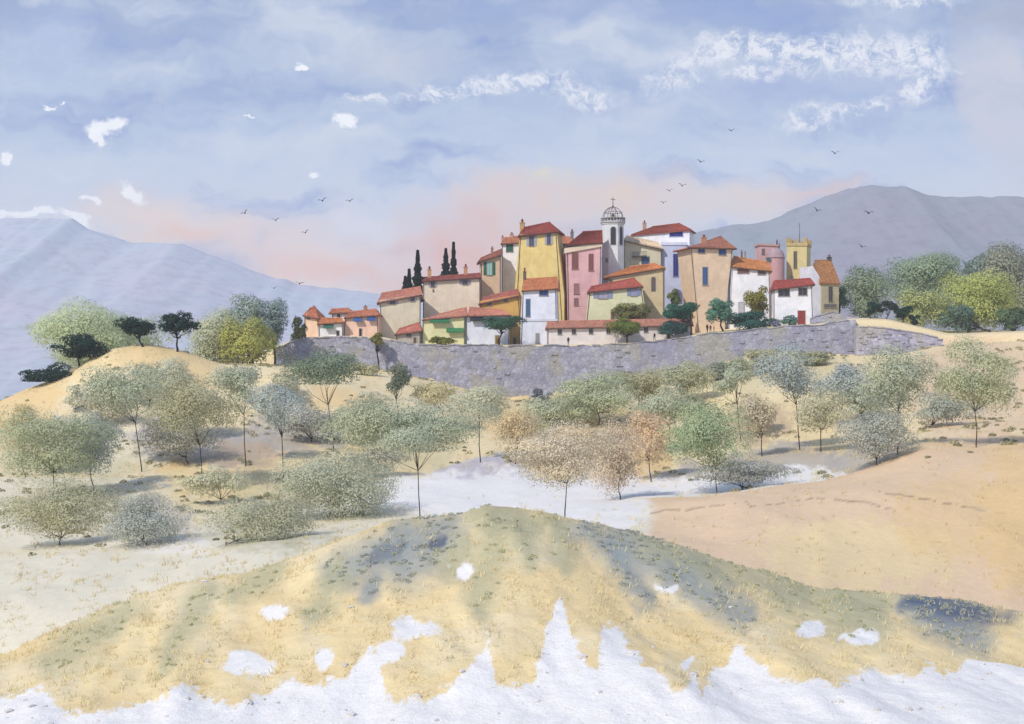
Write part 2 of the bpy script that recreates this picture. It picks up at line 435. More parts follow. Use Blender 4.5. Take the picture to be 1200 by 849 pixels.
V = np.stack([XS, YS, TZ], -1).reshape(-1, 3)
g = mesh_obj('ground', V, quads, gm, smooth=True)
g['kind'] = 'structure'
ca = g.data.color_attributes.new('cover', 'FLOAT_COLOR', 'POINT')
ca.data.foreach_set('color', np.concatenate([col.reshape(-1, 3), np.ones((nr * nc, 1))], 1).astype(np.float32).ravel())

# ---------------------------------------------------------------- mountains
def mountain(prof, Yr, Yf, depth, rgb, rgb2, seed, name='mountain'):
    p = np.array(prof, float)
    xs = np.arange(p[0, 0], p[-1, 0], 4.0)
    yy = np.interp(xs, p[:, 0], p[:, 1]) + (fbm(xs / 14.0, xs * 0 + seed, 4) - 0.5) * 5
    zr = zof(yy, Yr)
    nrw = 90
    T = np.linspace(0, 1.6, nrw)[:, None]
    Y = Yf + (Yr - Yf) * np.minimum(T, 1) + np.maximum(T - 1, 0) * depth
    X = (xs[None, :] - CX) / F * Yr * np.ones_like(T)
    prof_t = np.where(T <= 1, (np.minimum(T, 1)) ** 1.15, 1 - (T - 1) * 1.0)
    Z = -95 + (zr[None, :] + 95) * prof_t
    rid = np.abs(fbm(X / 190.0 + seed, Y / 420.0, 5) - 0.5) * 2
    env = np.clip(np.sin(np.clip(T, 0, 1) * math.pi), 0, 1) + 0.0
    Z = Z + (fbm(X / 110.0 + seed, Y / 520.0, 5) - 0.5) * (20 if seed < 5 else 62) * env + (fbm(X / 30.0, Y / 60.0, 3) - 0.5) * 9 * env
    Yo = Y * np.ones_like(X)
    n, m_ = Z.shape
    ii = np.arange(n * m_).reshape(n, m_)
    q = np.stack([ii[:-1, :-1], ii[:-1, 1:], ii[1:, 1:], ii[1:, :-1]], -1).reshape(-1, 4)
    m, nt, b = new_mat('mountain_slope')
    gg = N(nt, 'ShaderNodeNewGeometry')
    a1 = noise(nt, 0.004, 5, 0.6, gg.outputs['Position'], 0.5); a2 = noise(nt, 0.035, 5, 0.75, gg.outputs['Position'])
    c = mixcol(nt, rng_map(nt, a1.outputs[0], 0.38, 0.62, 0, 1), lin(rgb), lin(rgb2))
    c = mixcol(nt, rng_map(nt, a2.outputs[0], 0.48, 0.62, 0, 0.45), c, tuple(v * 0.6 for v in lin(rgb)))
    c = mixcol(nt, rng_map(nt, a2.outputs[0], 0.26, 0.33, 0.4, 0), c, lin((190, 188, 190)))
    nt.links.new(c, b.inputs['Base Color'])
    b.inputs['Specular IOR Level'].default_value = 0
    o = mesh_obj(name, np.stack([X, Yo, Z], -1).reshape(-1, 3), q, m, smooth=True)
    o['kind'] = 'structure'
    return o
mountain([(-900, 300), (-300, 262), (0, 256), (40, 254), (85, 256), (105, 268), (150, 282), (215, 285), (240, 295), (300, 318), (350, 332), (400, 338), (445, 343), (500, 350), (560, 356), (640, 385), (700, 430)],
         2700, 1500, 500, (182, 180, 192), (172, 184, 194), 3.3)
mountain([(500, 430), (600, 330), (700, 300), (760, 284), (810, 272), (860, 262), (900, 257), (940, 240), (985, 222), (1010, 216), (1060, 216), (1085, 226), (1120, 229), (1200, 229), (1350, 236), (1600, 225), (2100, 300)],
         2300, 1300, 600, (134, 132, 144), (126, 138, 144), 8.1)
# ---------------------------------------------------------------- town wall
def wall_thing(name, label, top, bot, Y, x0, x1, rgb, thick=1.4, step=3.0, group=None, patch=(), seed=0, joints=260):
    xs = np.arange(x0, x1 + 0.1, step)
    o = thing(name, ((0.5 * (x0 + x1) - CX) / F * Y, Y, zof(np.interp(0.5 * (x0 + x1), [a for a, _ in bot], [b for _, b in bot]) , Y) - 1), label, 'stone wall', group)
    yt = np.interp(xs, [a for a, _ in top], [b for _, b in top]); yb = np.interp(xs, [a for a, _ in bot], [b for _, b in bot]) + 12
    X = (xs - CX) / F * Y; zt = zof(yt, Y) + (fbm(xs / 9.0 + seed, xs * 0, 3) - 0.5) * 0.5; zb = zof(yb, Y)
    nrr = 16
    v = []; t = np.linspace(0, 1, nrr)
    for q in t:
        z = zt * (1 - q) + zb * q
        yy = Y - 0.6 * q - (fbm(X / 1.5 + seed, z / 0.8, 3) - 0.5) * 0.35          # battered, uneven face
        v.append(np.stack([X, yy, z], -1))
    v.append(np.stack([X, X * 0 + Y + thick, zt], -1)); v.append(np.stack([X, X * 0 + Y + thick, zb], -1))
    order = [nrr + 1, nrr] + list(range(nrr))
    v = np.concatenate([v[i] for i in order]); k = len(xs)
    ii = np.arange(len(order) * k).reshape(len(order), k)
    q4 = np.stack([ii[:-1, :-1], ii[1:, :-1], ii[1:, 1:], ii[:-1, 1:]], -1).reshape(-1, 4)
    caps = []
    m = MB(); m.v = [tuple(p) for p in v]; m.f = [tuple(r) for r in q4]
    m.f.append(tuple(ii[:, 0])); m.f.append(tuple(ii[::-1, -1]))
    r = random.Random(seed + 5)
    for _ in range(joints):                                    # stones that stand proud of the face
        px = r.uniform(x0 + 2, x1 - 2); q = r.uniform(0.03, 0.8)
        j = int((px - x0) / step); xx = (px - CX) / F * Y
        z = zt[j] * (1 - q) + zb[j] * q
        w, h = r.uniform(0.35, 1.3), r.uniform(0.16, 0.42)
        m.obox((xx, Y - 0.6 * q - 0.22, z), np.array((1, 0, 0.0)), np.array((0, 1, 0.0)), w, h, 0.6)
    mt, nt, b = new_mat('old_stone')
    geo = N(nt, 'ShaderNodeNewGeometry'); mp = N(nt, 'ShaderNodeMapping'); mp.inputs['Rotation'].default_value = (math.pi / 2, 0, 0)
    nt.links.new(geo.outputs['Position'], mp.inputs[0])
    mp.inputs['Scale'].default_value = (1.25, 2.7, 1.25)
    wp = noise(nt, 0.9, 3, 0.6, mp.outputs[0]); wv = N(nt, 'ShaderNodeVectorMath', operation='MULTIPLY_ADD'); nt.links.new(wp.outputs[1], wv.inputs[0]); wv.inputs[1].default_value = (.7, .7, .7); nt.links.new(mp.outputs[0], wv.inputs[2])
    vc = N(nt, 'ShaderNodeTexVoronoi'); nt.links.new(wv.outputs[0], vc.inputs['Vector']); vc.inputs['Scale'].default_value = 0.9
    ve = N(nt, 'ShaderNodeTexVoronoi', feature='DISTANCE_TO_EDGE'); nt.links.new(wv.outputs[0], ve.inputs['Vector']); ve.inputs['Scale'].default_value = 0.9
    sp = N(nt, 'ShaderNodeSeparateColor'); nt.links.new(vc.outputs['Color'], sp.inputs[0])
    c = lin(rgb)
    stone = mixcol(nt, sp.outputs[0], tuple(v_ * 0.72 for v_ in c), tuple(min(.8, v_ * 1.18) for v_ in c))
    stone = mixcol(nt, rng_map(nt, ve.outputs['Distance'], 0.0, 0.07, 0.6, 0), stone, tuple(v_ * 0.5 for v_ in c))
    n1 = noise(nt, 0.14, 4, 0.6, geo.outputs['Position'], 0.8); n2 = noise(nt, 0.5, 5, 0.7, geo.outputs['Position'])
    cc = mixcol(nt, 0.8, c, stone)
    cc = mixcol(nt, rng_map(nt, n1.outputs[0], 0.5, 0.6, 0, 0.55), cc, lin((160, 156, 136)))
    cc = mixcol(nt, rng_map(nt, n1.outputs[0], 0.45, 0.36, 0, 0.6), cc, lin((136, 136, 158)))
    cc = mixcol(nt, rng_map(nt, n2.outputs[0], 0.6, 0.75, 0, 0.5), cc, tuple(v_ * 0.55 for v_ in c))
    cc = mixcol(nt, rng_map(nt, n2.outputs[0], 0.36, 0.28, 0, 0.7), cc, lin((205, 208, 216)))
    nt.links.new(cc, b.inputs['Base Color']); bump(nt, b, mth(nt, 'MULTIPLY_ADD', mth(nt, 'MINIMUM', ve.outputs['Distance'], .12), 5.0, n2.outputs[0]), 0.7, 0.12)
    m.build('masonry', mt, o)
    # coping stones along the top: one part
    cp = MB(); a = 0
    while a < k - 3:
        L = r.choice((2, 3)); bb = min(a + L, k - 1)
        p = [(X[a] + .04, Y - 0.16, zt[a] - .02), (X[bb] - .04, Y - 0.16, zt[bb] - .02), (X[bb] - .04, Y + thick + .1, zt[bb] - .02), (X[a] + .04, Y + thick + .1, zt[a] - .02)]
        if r.random() > 0.12:
            h = r.uniform(0.14, 0.3); cp.hexa(p, [(x_, y_, z_ + h) for x_, y_, z_ in p])
        a = bb
    cp.build('coping', mt, o)
    return o
wall_thing('stone_wall', 'long grey old stone rampart below the village houses', plat, sh(base, 4), 285.4, 322, 1003, (158, 158, 172), seed=1, joints=90)
wall_thing('stone_wall', 'short pale lavender stone wall section right of the village beneath the dark hedge', [(1000, 383), (1040, 385), (1075, 390), (1108, 398)], sh(base, 4), 283.2, 1003, 1106, (176, 174, 188), seed=2, joints=60)
wall_thing('stone_wall', 'low grey stone wall standing before the narrow house with the slit window', [(948, 374), (975, 366), (1006, 372)], [(948, 386), (1006, 384)], 290.0, 950, 1008, (166, 166, 182), thick=0.8, seed=3, joints=16)
# retaining patch of turf on the rampart face is left as stone

# ---------------------------------------------------------------- houses
WHITE = (228, 228, 232)
class House:
    def __init__(s, name, label, Y, yaw, tl, tr, bl, br, depth, wallc, cat='house', group='houses of the hill village'):
        """tl,tr,bl,br: corners of the front wall as picture points on its own plane"""
        s.n = np.array((-math.sin(yaw), math.cos(yaw), 0)); s.u = np.array((math.cos(yaw), math.sin(yaw), 0))
        s.A = np.array(((0.5 * (tl[0] + tr[0]) - CX) / F * Y, Y, 0)); s.d = depth
        P = s.pt
        a, b_, c, d = P(*tl), P(*tr), P(*bl), P(*br)
        mid = (c + d) / 2
        gz = min(ground(p[0], p[1]) for p in (c, d, c + s.n * depth, d + s.n * depth)) - 0.5
        c2, d2 = c.copy(), d.copy(); c2[2] = min(c[2], gz); d2[2] = min(d[2], gz)
        s.o = thing(name, (mid[0], mid[1], ground(mid[0], mid[1])), label, cat, group)
        m = MB(); nd = s.n * depth
        m.add([a, b_, d, c, c2, d2, a + nd, b_ + nd, d + nd, c + nd, c2 + nd, d2 + nd],
              [(0, 3, 2, 1), (3, 4, 5, 2), (6, 7, 8, 9), (9, 8, 11, 10), (0, 6, 9, 3), (3, 9, 10, 4), (1, 2, 8, 7), (2, 5, 11, 8), (0, 1, 7, 6), (4, 10, 11, 5)])
        s.wall = m.build('wall', plaster(wallc), s.o)
        s.roofs = []; s.cor = (c2, d2, a, b_)
    def pt(s, px, py, k=0.0):
        d = np.array(((px - CX) / F, 1.0, -(py - CY) / F))
        return d * ((np.dot(s.A, s.n) + k) / np.dot(d, s.n))
    def roof(s, e0, e1, r0, r1, rgb, mono=False, over=0.45, fascia=0.22, name='roof', kr=None, kd=None):
        D = s.d if kd is None else kd
        A, B = s.pt(*e0, k=-over), s.pt(*e1, k=-over)
        kk = (D + over if mono else D / 2) if kr is None else kr
        R, S = s.pt(*r0, k=kk), s.pt(*r1, k=kk)
        m = MB()
        def slope(A, B, R, S):
            w = np.linalg.norm(B - A); n = max(8, int(w / 0.13)); tt = np.linspace(0, 1, n + 1); rowsn = 4
            nv = np.cross(B - A, R - A); nv /= np.linalg.norm(nv) + 1e-9
            if nv[2] < 0: nv = -nv
            k0 = len(m.v)
            for q in np.linspace(0, 1, rowsn):
                L = A * (1 - q) + R * q; M = B * (1 - q) + S * q
                for i, t in enumerate(tt):
                    m.v.append(tuple(L * (1 - t) + M * t + nv * (0.02 + 0.11 * (i % 2)) + np.array((0, 0, 1)) * 0.05 * math.sin(i * 0.7 + 5 * q) * 0.6))
            for a_ in range(rowsn - 1):
                for i in range(n):
                    q = k0 + a_ * (n + 1) + i
                    m.f.append((q, q + 1, q + n + 2, q + n + 1))
        slope(A, B, R, S)
        dz = np.array((0, 0, fascia))
        if mono:
            A2, B2 = R.copy(), S.copy(); A2[2] = A[2]; B2[2] = B[2]
            m.add([A, B, S, R, A - dz, B - dz, B2 - dz, A2 - dz], [(0, 1, 2, 3), (4, 7, 6, 5), (0, 4, 5, 1), (1, 5, 6, 2), (3, 2, 6, 7), (0, 3, 7, 4)])
        else:
            A2 = A + s.n * (D + 2 * over); B2 = B + s.n * (D + 2 * over)
            slope(B2, A2, S, R)
            m.add([A, B, B2, A2, A - dz, B - dz, B2 - dz, A2 - dz, R, S],
                  [(4, 7, 6, 5), (0, 4, 5, 1), (1, 5, 6, 2), (2, 6, 7, 3), (3, 7, 4, 0), (0, 8, 3), (1, 2, 9), (0, 1, 9, 8), (2, 3, 8, 9)])
            nn = max(3, int(np.linalg.norm(S - R) / 0.45)); m.tube([R * (1 - i / nn) + S * (i / nn) + np.array((0, 0, 0.08)) for i in range(nn + 1)], [0.15 + 0.03 * (i % 2) for i in range(nn + 1)], 6)
        o = m.build(name, tiles(rgb), s.o); s.roofs.append(o)
        if name == 'roof' and kr is None and getattr(s, 'cor', None) is not None:
            gm_ = paint((74, 66, 64)); dn = np.array((0, 0, fascia * .55)); g2 = MB(); off = s.n * -0.09
            g2.tube([A + off - dn, (A + B) / 2 + off - dn - (0, 0, .04), B + off - dn], [.085] * 3, 6); g2.build('gutter', gm_, s.o)
            c2, d2, a_, b_ = s.cor; s.cor = None
            for lo, hi, ev, sg in ((c2, a_, A, 1), (d2, b_, B, -1)):
                if np.linalg.norm(B - A) < 5 and sg < 0: continue
                x_ = s.u * sg * 0.16 - s.n * 0.09; g3 = MB()
                g3.tube([lo + x_, hi + x_ - (0, 0, .7), hi + x_ - (0, 0, .5) - s.n * .02, np.array((hi[0], hi[1], ev[2] - fascia)) + x_ - s.n * .3], [.065] * 4, 6); g3.build('downpipe', gm_, s.o)
        return o
    def flat(s, a, b_, c, d, k0, k1, rgb, name='cornice'):
        """a moulded band: picture corners a(top left) b(top right) c(bottom right) d(bottom left)"""
        m = MB(); f = [s.pt(*q, k=k0) for q in (a, b_, c, d)]; g_ = [p + s.n * (k1 - k0) for p in f]
        m.add(f + g_, [(0, 3, 2, 1), (4, 5, 6, 7), (0, 1, 5, 4), (1, 2, 6, 5), (2, 3, 7, 6), (3, 0, 4, 7)])
        return m.build(name, plaster(rgb), s.o)
    def win(s, x0, y0, x1, y1, kind='pane', c=None, pane=(44, 50, 64), fr=(150, 142, 136), arch=False, k=0.0):
        A, B, T = s.pt(x0, y1, k), s.pt(x1, y1, k), s.pt(x0, y0, k)
        w = max(0.3, np.linalg.norm((B - A)[:2])); h = max(0.35, T[2] - A[2]); cen = (s.pt(x0, (y0 + y1) / 2, k) + s.pt(x1, (y0 + y1) / 2, k)) / 2
        z = np.array((0, 0, 1.0)); t = min(0.12, w * 0.14)
        m = MB(); ins = 0.10
        iw = w
        if kind == 'shut': iw = w * 0.46
        def frame(mb, cw, ch, cc):
            mb.obox(cc - s.u * (cw / 2 + t / 2) - s.n * 0.09, s.u, s.n, t, ch + 2 * t, 0.12)
            mb.obox(cc + s.u * (cw / 2 + t / 2) - s.n * 0.09, s.u, s.n, t, ch + 2 * t, 0.12)
            mb.obox(cc + z * (ch / 2 + t / 2) - s.n * 0.087, s.u, s.n, cw, t, 0.117)
            mb.obox(cc - s.n * 0.07, s.u, s.n, 0.06, ch, 0.05)
        if arch:
            pts = [(-iw / 2, -h / 2), (iw / 2, -h / 2)] + [(iw / 2 * math.cos(a_), h / 2 - iw / 2 + iw / 2 * math.sin(a_)) for a_ in np.linspace(0, math.pi, 9)]
            def poly(mb, sc_, k0, k1):
                f = [cen + s.u * p * sc_[0] + z * (q * sc_[1]) + s.n * k0 for p, q in pts]; g_ = [p + s.n * (k1 - k0) for p in f]; n = len(f)
                mb.add(f + g_, [tuple(range(n))[::-1], tuple(range(n, 2 * n))] + [(i, (i + 1) % n, n + (i + 1) % n, n + i) for i in range(n)])
            poly(m, (1 + 2 * t / iw, 1 + 2 * t / h), -0.05, 0.05)
            o = m.build('window', paint(fr), s.o)
            p = MB(); poly(p, (1, 1), -0.075, 0.0); p.build('pane', glass(pane), o)
            return o
        frame(m, iw, h, cen)
        o = m.build('window', paint(fr), s.o)
        if kind == 'blind':
            p = MB(); p.obox(cen - s.n * 0.06, s.u, s.n, iw, h, 0.08)
            ns = max(3, int(h / 0.16))
            for i in range(ns): p.obox(cen - s.n * 0.085 + z * (-h / 2 + h * (i + 0.5) / ns), s.u, s.n, iw * 0.9, h / ns * 0.5, 0.03)
            p.build('shutter', paint(c), o)
        else:
            p = MB(); p.obox(cen - s.n * 0.015, s.u, s.n, iw, h, 0.04); p.build('pane', glass(pane), o)
        q = MB(); q.obox(cen - z * (h / 2 + 0.06) - s.n * 0.2, s.u, s.n, iw + 2 * t + 0.1, 0.1, 0.22); q.build('sill', paint(fr), o)
        if kind == 'shut':
            sw = w * 0.26
            for sgn in (-1, 1):
                p = MB(); cc = cen + s.u * sgn * (iw / 2 + t + sw / 2 + 0.02) - s.n * 0.07
                p.obox(cc, s.u, s.n, sw, h * 1.02, 0.05)
                ns = max(4, int(h / 0.2))
                for i in range(ns): p.obox(cc - s.n * 0.025 + z * (-h / 2 + h * (i + 0.5) / ns), s.u, s.n, sw * 0.8, h / ns * 0.45, 0.03)
                p.build('shutter', paint(c), o)
        return o
    def awning(s, x0, y0, x1, y1, c):
        """a short awning that leans out over an opening, with a dark opening below it"""
        A, B = s.pt(x0, y0), s.pt(x1, y0); C_, D_ = s.pt(x0, y1, -1.0), s.pt(x1, y1, -1.0)
        h = s.n * 0.02; m = MB(); dz = np.array((0, 0, 0.08))
        m.add([A, B, D_, C_, A + dz, B + dz, D_ + dz, C_ + dz], [(0, 1, 2, 3), (4, 7, 6, 5), (0, 4, 5, 1), (1, 5, 6, 2), (2, 6, 7, 3), (3, 7, 4, 0)])
        for i in range(7):
            t = (i + .5) / 7; p = C_ * (1 - t) + D_ * t
            m.obox(p - np.array((0, 0, 0.12)), s.u, s.n, np.linalg.norm(D_ - C_) / 7.6, 0.22, 0.03)
        return m.build('awning', paint(c), s.o)
    def door(s, x0, y0, x1, y1, c=(70, 56, 50), fr=(190, 184, 174), k=0.0):
        A, B, T = s.pt(x0, y1, k), s.pt(x1, y1, k), s.pt(x0, y0, k); w = np.linalg.norm((B - A)[:2]); h = T[2] - A[2]
        cen = (s.pt(x0, (y0 + y1) / 2, k) + s.pt(x1, (y0 + y1) / 2, k)) / 2; z = np.array((0, 0, 1.0)); t = 0.12
        m = MB(); m.obox(cen - s.n * 0.05, s.u, s.n, w, h, 0.06)
        for i in (-1, 1):
            for j in (-0.25, 0.25): m.obox(cen + s.u * i * w * 0.22 + z * j * h - s.n * 0.08, s.u, s.n, w * 0.32, h * 0.38, 0.04)
        o = m.build('door', paint(c), s.o)
        f = MB()
        for sg in (-1, 1): f.obox(cen + s.u * sg * (w / 2 + t / 2) - s.n * 0.1, s.u, s.n, t, h + t * 2, 0.13)
        f.obox(cen + z * (h / 2 + t / 2) - s.n * 0.097, s.u, s.n, w, t, 0.12); f.build('frame', paint(fr), o)
        q = MB(); q.obox(cen + s.u * w * 0.38 - s.n * 0.12, s.u, s.n, 0.07, 0.12, 0.06); q.build('handle', paint((60, 58, 56)), o)
        return o
    def chimney(s, x0, y0, x1, y1, c=(170, 120, 84), k=None, cap=(120, 70, 52), pot=True):
        k = s.d / 2 if k is None else k
        A, B, T = s.pt(x0, y1, k), s.pt(x1, y1, k), s.pt(x0, y0, k); w = np.linalg.norm((B - A)[:2]); h = T[2] - A[2]
        cen = (A + B) / 2; z = np.array((0, 0, 1.0)); m = MB()
        hb = h * 0.66; down = 1.3
        m.obox(cen + z * (hb - down) / 2 - s.n * w * 0.4, s.u, s.n, w * 0.8, hb + down, w * 0.8)
        m.obox(cen + z * (hb + 0.05) - s.n * w * 0.5, s.u, s.n, w, 0.14, w)
        o = m.build('chimney', plaster(c), s.roofs[-1] if s.roofs else s.o)
        q = MB()
        cc = cen + z * (hb + 0.12); r = w * 0.3
        q.lathe(cc, [(r * 0.8, cc[2]), (r * 0.65, cc[2] + h * 0.16), (r * 1.1, cc[2] + h * 0.17), (r * 0.1, cc[2] + h * 0.3)], 8)
        if s.roofs:                                    # deeper than a sub-part is not allowed: pot joins the roof's chimney level
            q2 = q.build('chimney_pot', paint(cap), s.roofs[-1])
        else:
            q2 = q.build('chimney_pot', paint(cap), o)
        return o

TC = (200, 122, 86); ORANGE = (212, 132, 74); RED = (146, 64, 50); PINKT = (200, 128, 102)
# left cluster
h = House('village_house', 'small peach tower house at the far left end of the village', 297, math.radians(-14), (356.5, 368), (371, 371), (357, 393), (373, 394), 4.2, (226, 188, 156))
h.roof((354.5, 370), (373, 373.5), (363, 361.5), (370, 361), TC); h.win(360, 367.8 + 1.5, 363, 374, pane=(40, 34, 34)); h.chimney(366.5, 358.5, 369, 362, (180, 110, 90))
h = House('village_house', 'low white cottage with a green awning under its orange roof', 293, math.radians(4), (373, 378.5), (402, 378), (373, 396), (402, 396), 5.5, WHITE)
h.roof((371.5, 380), (403.5, 378), (376, 374), (401, 373.5), ORANGE); h.awning(379, 381, 391, 384, (64, 116, 98)); h.door(394.5, 388, 397.5, 394.6)
h = House('village_house', 'tiny white house with a flat red roof behind the green awning cottage', 305, math.radians(-6), (389, 367), (410, 366.5), (389, 385), (410, 385), 5, WHITE)
h.roof((385, 367.5), (411.5, 366.5), (388, 363), (409, 362), TC); h.win(395.5, 367.2, 398.5, 373, pane=(34, 34, 44))
h = House('village_house', 'wide peach house with two blue awnings and a dark doorway', 294.5, math.radians(-5), (404, 372.5), (443, 369), (402, 397), (444, 397), 7, (226, 186, 162))
h.roof((402.5, 372.8), (444.5, 369.5), (409, 366.5), (441, 363), TC); h.awning(414, 371.5, 424.5, 376, (58, 98, 158)); h.awning(429.5, 370.5, 440, 375, (52, 88, 150)); h.door(421, 385.3, 424, 394.6, (62, 44, 42)); h.chimney(426, 358, 430.5, 364.5)
h = House('village_house', 'tall cream house with sloping pink tile roof left of the cypresses', 298, math.radians(5), (445, 352), (493, 344.5), (445, 400), (493, 402), 7, (210, 200, 172))
h.roof((441.5, 355.5), (495, 345.5), (447, 344.5), (493, 336.8), PINKT); h.win(454, 350.8, 466, 356.5, 'shut', (170, 176, 196)); h.win(479, 348, 488, 353, 'shut', (176, 182, 200))
h.flat((444.4, 353), (447, 352.6), (447, 399), (444.4, 399), -0.03, 0.1, WHITE, 'quoin')
h = House('shed', 'small grey stone shed with a steep red roof against the tall cream house', 291.2, 0.0, (464, 391), (493, 387), (464, 405), (493, 406), 4.5, (172, 164, 152), 'shed')
h.roof((462, 392.5), (494.5, 388), (467, 386.5), (492, 378.5), (190, 110, 88)); h.win(476.5, 390.8, 481.5, 395, pane=(30, 28, 34)); h.door(484.5, 395.5, 488, 404, (100, 84, 70))
h = House('village_house', 'broad cream house with two chimneys and a row of roof tiles behind the cypresses', 307, math.radians(3), (495.5, 329), (563, 324.5), (495.5, 390), (563, 390), 5, (222, 206, 180))
h.roof((494, 330), (564.5, 325.5), (496, 326), (563, 321), (156, 76, 64)); h.win(503, 330, 511.5, 336.5, 'shut', (176, 178, 190)); h.win(539, 328.5, 551, 333.5, 'shut', (150, 156, 180)); h.win(507, 339.5, 508.6, 341.5, pane=(60, 54, 60)); h.chimney(500.5, 312, 506, 326, (196, 142, 92)); h.chimney(543, 309.5, 548.5, 322, (188, 128, 90))
h = House('village_house', 'low lime yellow house with two green awnings', 292.2, 0.0, (495, 373.5), (545, 370), (494, 406), (545, 407), 6, (218, 214, 158))
h.roof((494.5, 375), (547, 370.5), (512, 369.6), (547, 361), PINKT); h.awning(504, 373, 527, 377.6, (48, 118, 78)); h.awning(523, 385, 543, 389, (58, 128, 84))
h = House('village_house', 'low white house with a black awning behind the umbrella pine', 292.6, 0.0, (545.6, 370), (597, 369.5), (545.6, 406), (597, 407), 6, (206, 212, 228))
h.roof((547.6, 370.8), (599.5, 369.5), (550, 361), (589, 364), PINKT); h.awning(551, 370.8, 566.5, 375.6, (40, 42, 56)); h.door(600.5 - 20, 393.5, 584.5, 405, (150, 120, 60))
h = House('village_house', 'ochre house with sloping red roof and small square attic windows', 300.5, math.radians(-4), (563, 353), (608, 345.5), (563, 406), (613, 408), 8, (206, 160, 76))
h.roof((560.5, 356.8), (608.5, 347), (566, 349.5), (607.5, 339.5), (184, 104, 86)); h.win(571, 354.5, 575.5, 358, pane=(44, 30, 22)); h.win(590.5, 350.5, 595, 354, pane=(44, 30, 22)); h.door(601.5, 396, 605, 405, (96, 68, 40))
h = House('village_house', 'narrow tan house with green shutters and a slanted brown roof', 312.5, math.radians(3), (563, 308), (587, 300), (563, 372), (587, 372), 6, (212, 180, 142))
h.roof((559.5, 307.5), (588, 299), (563, 303.5), (588.5, 292.5), (158, 92, 68)); h.win(567.3, 307.5, 579.8, 322.5, 'shut', (44, 108, 80), pane=(150, 190, 180)); h.chimney(575, 289, 578.5, 297, (168, 110, 96))
h = House('village_house', 'slim white house with one green shutter beside the tall yellow house', 318, math.radians(-8), (587.8, 284.5), (608, 284), (587.5, 362), (608, 362), 6, WHITE)
h.roof((586.5, 286), (609.5, 284.5), (591, 279.5), (608, 277.5), (196, 122, 82)); h.win(593.5, 286, 601, 295, 'blind', (38, 100, 84)); h.chimney(587.5, 276, 590.5, 283, (176, 130, 120)); h.chimney(597.5, 272.5, 602, 279.5, (184, 140, 130))
h = House('village_house', 'tallest yellow house with a dark red hipped roof and flared walls', 310, math.radians(-11), (609, 275), (652.5, 273), (602.5, 346), (661, 346), 7, (222, 196, 116))
h.roof((606.5, 277.5), (655.5, 271.5), (613.5, 267.5), (645, 261), RED, over=0.5); h.win(617.5, 276.8, 628.5, 288.5, 'shut', (170, 176, 196), pane=(60, 64, 84)); h.win(639, 275, 647.5, 286.5, 'shut', (176, 180, 198), pane=(60, 64, 84)); h.chimney(609, 256.5, 615, 272, (182, 140, 84))
h = House('village_house', 'small white house with an orange roof between the yellow and pink houses', 323, math.radians(4), (652, 284.5), (670, 286.5), (652, 350), (668, 350), 6, (212, 218, 232))
h.roof((650, 284.8), (674, 286.5), (653, 276.5), (669, 279), (198, 124, 84)); h.win(657.5, 287, 662.5, 293, 'blind', (100, 130, 160)); h.chimney(668.3, 268.5, 672.6, 280, (120, 110, 118))
h = House('village_house', 'pink house with long brown shutters and a dark red roof left of the bell tower', 308.5, math.radians(3), (664, 292), (705, 285), (666, 380), (702, 380), 6.5, (222, 172, 172))
h.roof((663.5, 288), (706.5, 284.5), (682.5, 272.3), (706, 271), RED); h.flat((661.5, 291), (705.5, 284.4), (705.5, 289), (661.5, 297), -0.35, 0.1, (224, 204, 176))
for q in ((670.4, 296.5, 677.4, 315.5), (690, 298, 695.2, 317.5)): h.win(*q, 'blind', (138, 92, 88), fr=(190, 140, 138))
h.win(673, 333, 678.2, 344.5, pane=(150, 110, 112), fr=(170, 120, 120)); h.win(673, 350, 677.5, 358, pane=(120, 90, 96), fr=(190, 140, 138))
h = House('village_house', 'cream house with a grey wrought balcony between the bell tower and lavender house', 319.5, math.radians(2), (731, 281), (775.5, 291), (731, 345), (775.5, 345), 5.5, (206, 198, 166))
h.roof((730.5, 281.5), (777.5, 291.8), (734, 277), (771, 285), (222, 192, 156), fascia=0.35); h.win(752, 301.5, 760.5, 310.5, 'blind', (64, 92, 138))
bl = MB(); p0, p1 = h.pt(741, 296, -0.9), h.pt(758, 295, -0.9)
bl.tube([p0, p1], [0.05, 0.05], 5); bl.tube([p0 - (0, 0, .9), p1 - (0, 0, .9)], [0.06, 0.06], 5)
for i in range(13): q = p0 + (p1 - p0) * i / 12; bl.tube([q, q - np.array((0, 0, .9))], [0.03, 0.03], 4)
bl.hexa([p0 - (0, 0, 1.1), p1 - (0, 0, 1.1), p1 - (0, 0, 1.1) + h.n * .95, p0 - (0, 0, 1.1) + h.n * .95], [p0 - (0, 0, .95), p1 - (0, 0, .95), p1 - (0, 0, .95) + h.n * .95, p0 - (0, 0, .95) + h.n * .95])
bl.build('balcony', paint((92, 92, 100)), h.o)
h = House('village_house', 'sandy stone house with a broad orange roof right below the bell tower', 305.5, math.radians(-6), (713, 325), (778, 315), (713, 395), (779, 395), 6.2, (200, 180, 136))
h.roof((706, 325.8), (780, 313.8), (737, 313.5), (768, 309.5), ORANGE); h.win(763.5, 325, 768, 341.5, pane=(88, 76, 68), arch=True); h.win(714, 328.2, 717.5, 335.5, pane=(84, 76, 70))
h = House('village_house', 'pale green house with a red roof and two lavender shuttered windows', 299, math.radians(-4), (690, 341.5), (752, 335.5), (684, 398), (762, 398), 5.8, (212, 212, 168))
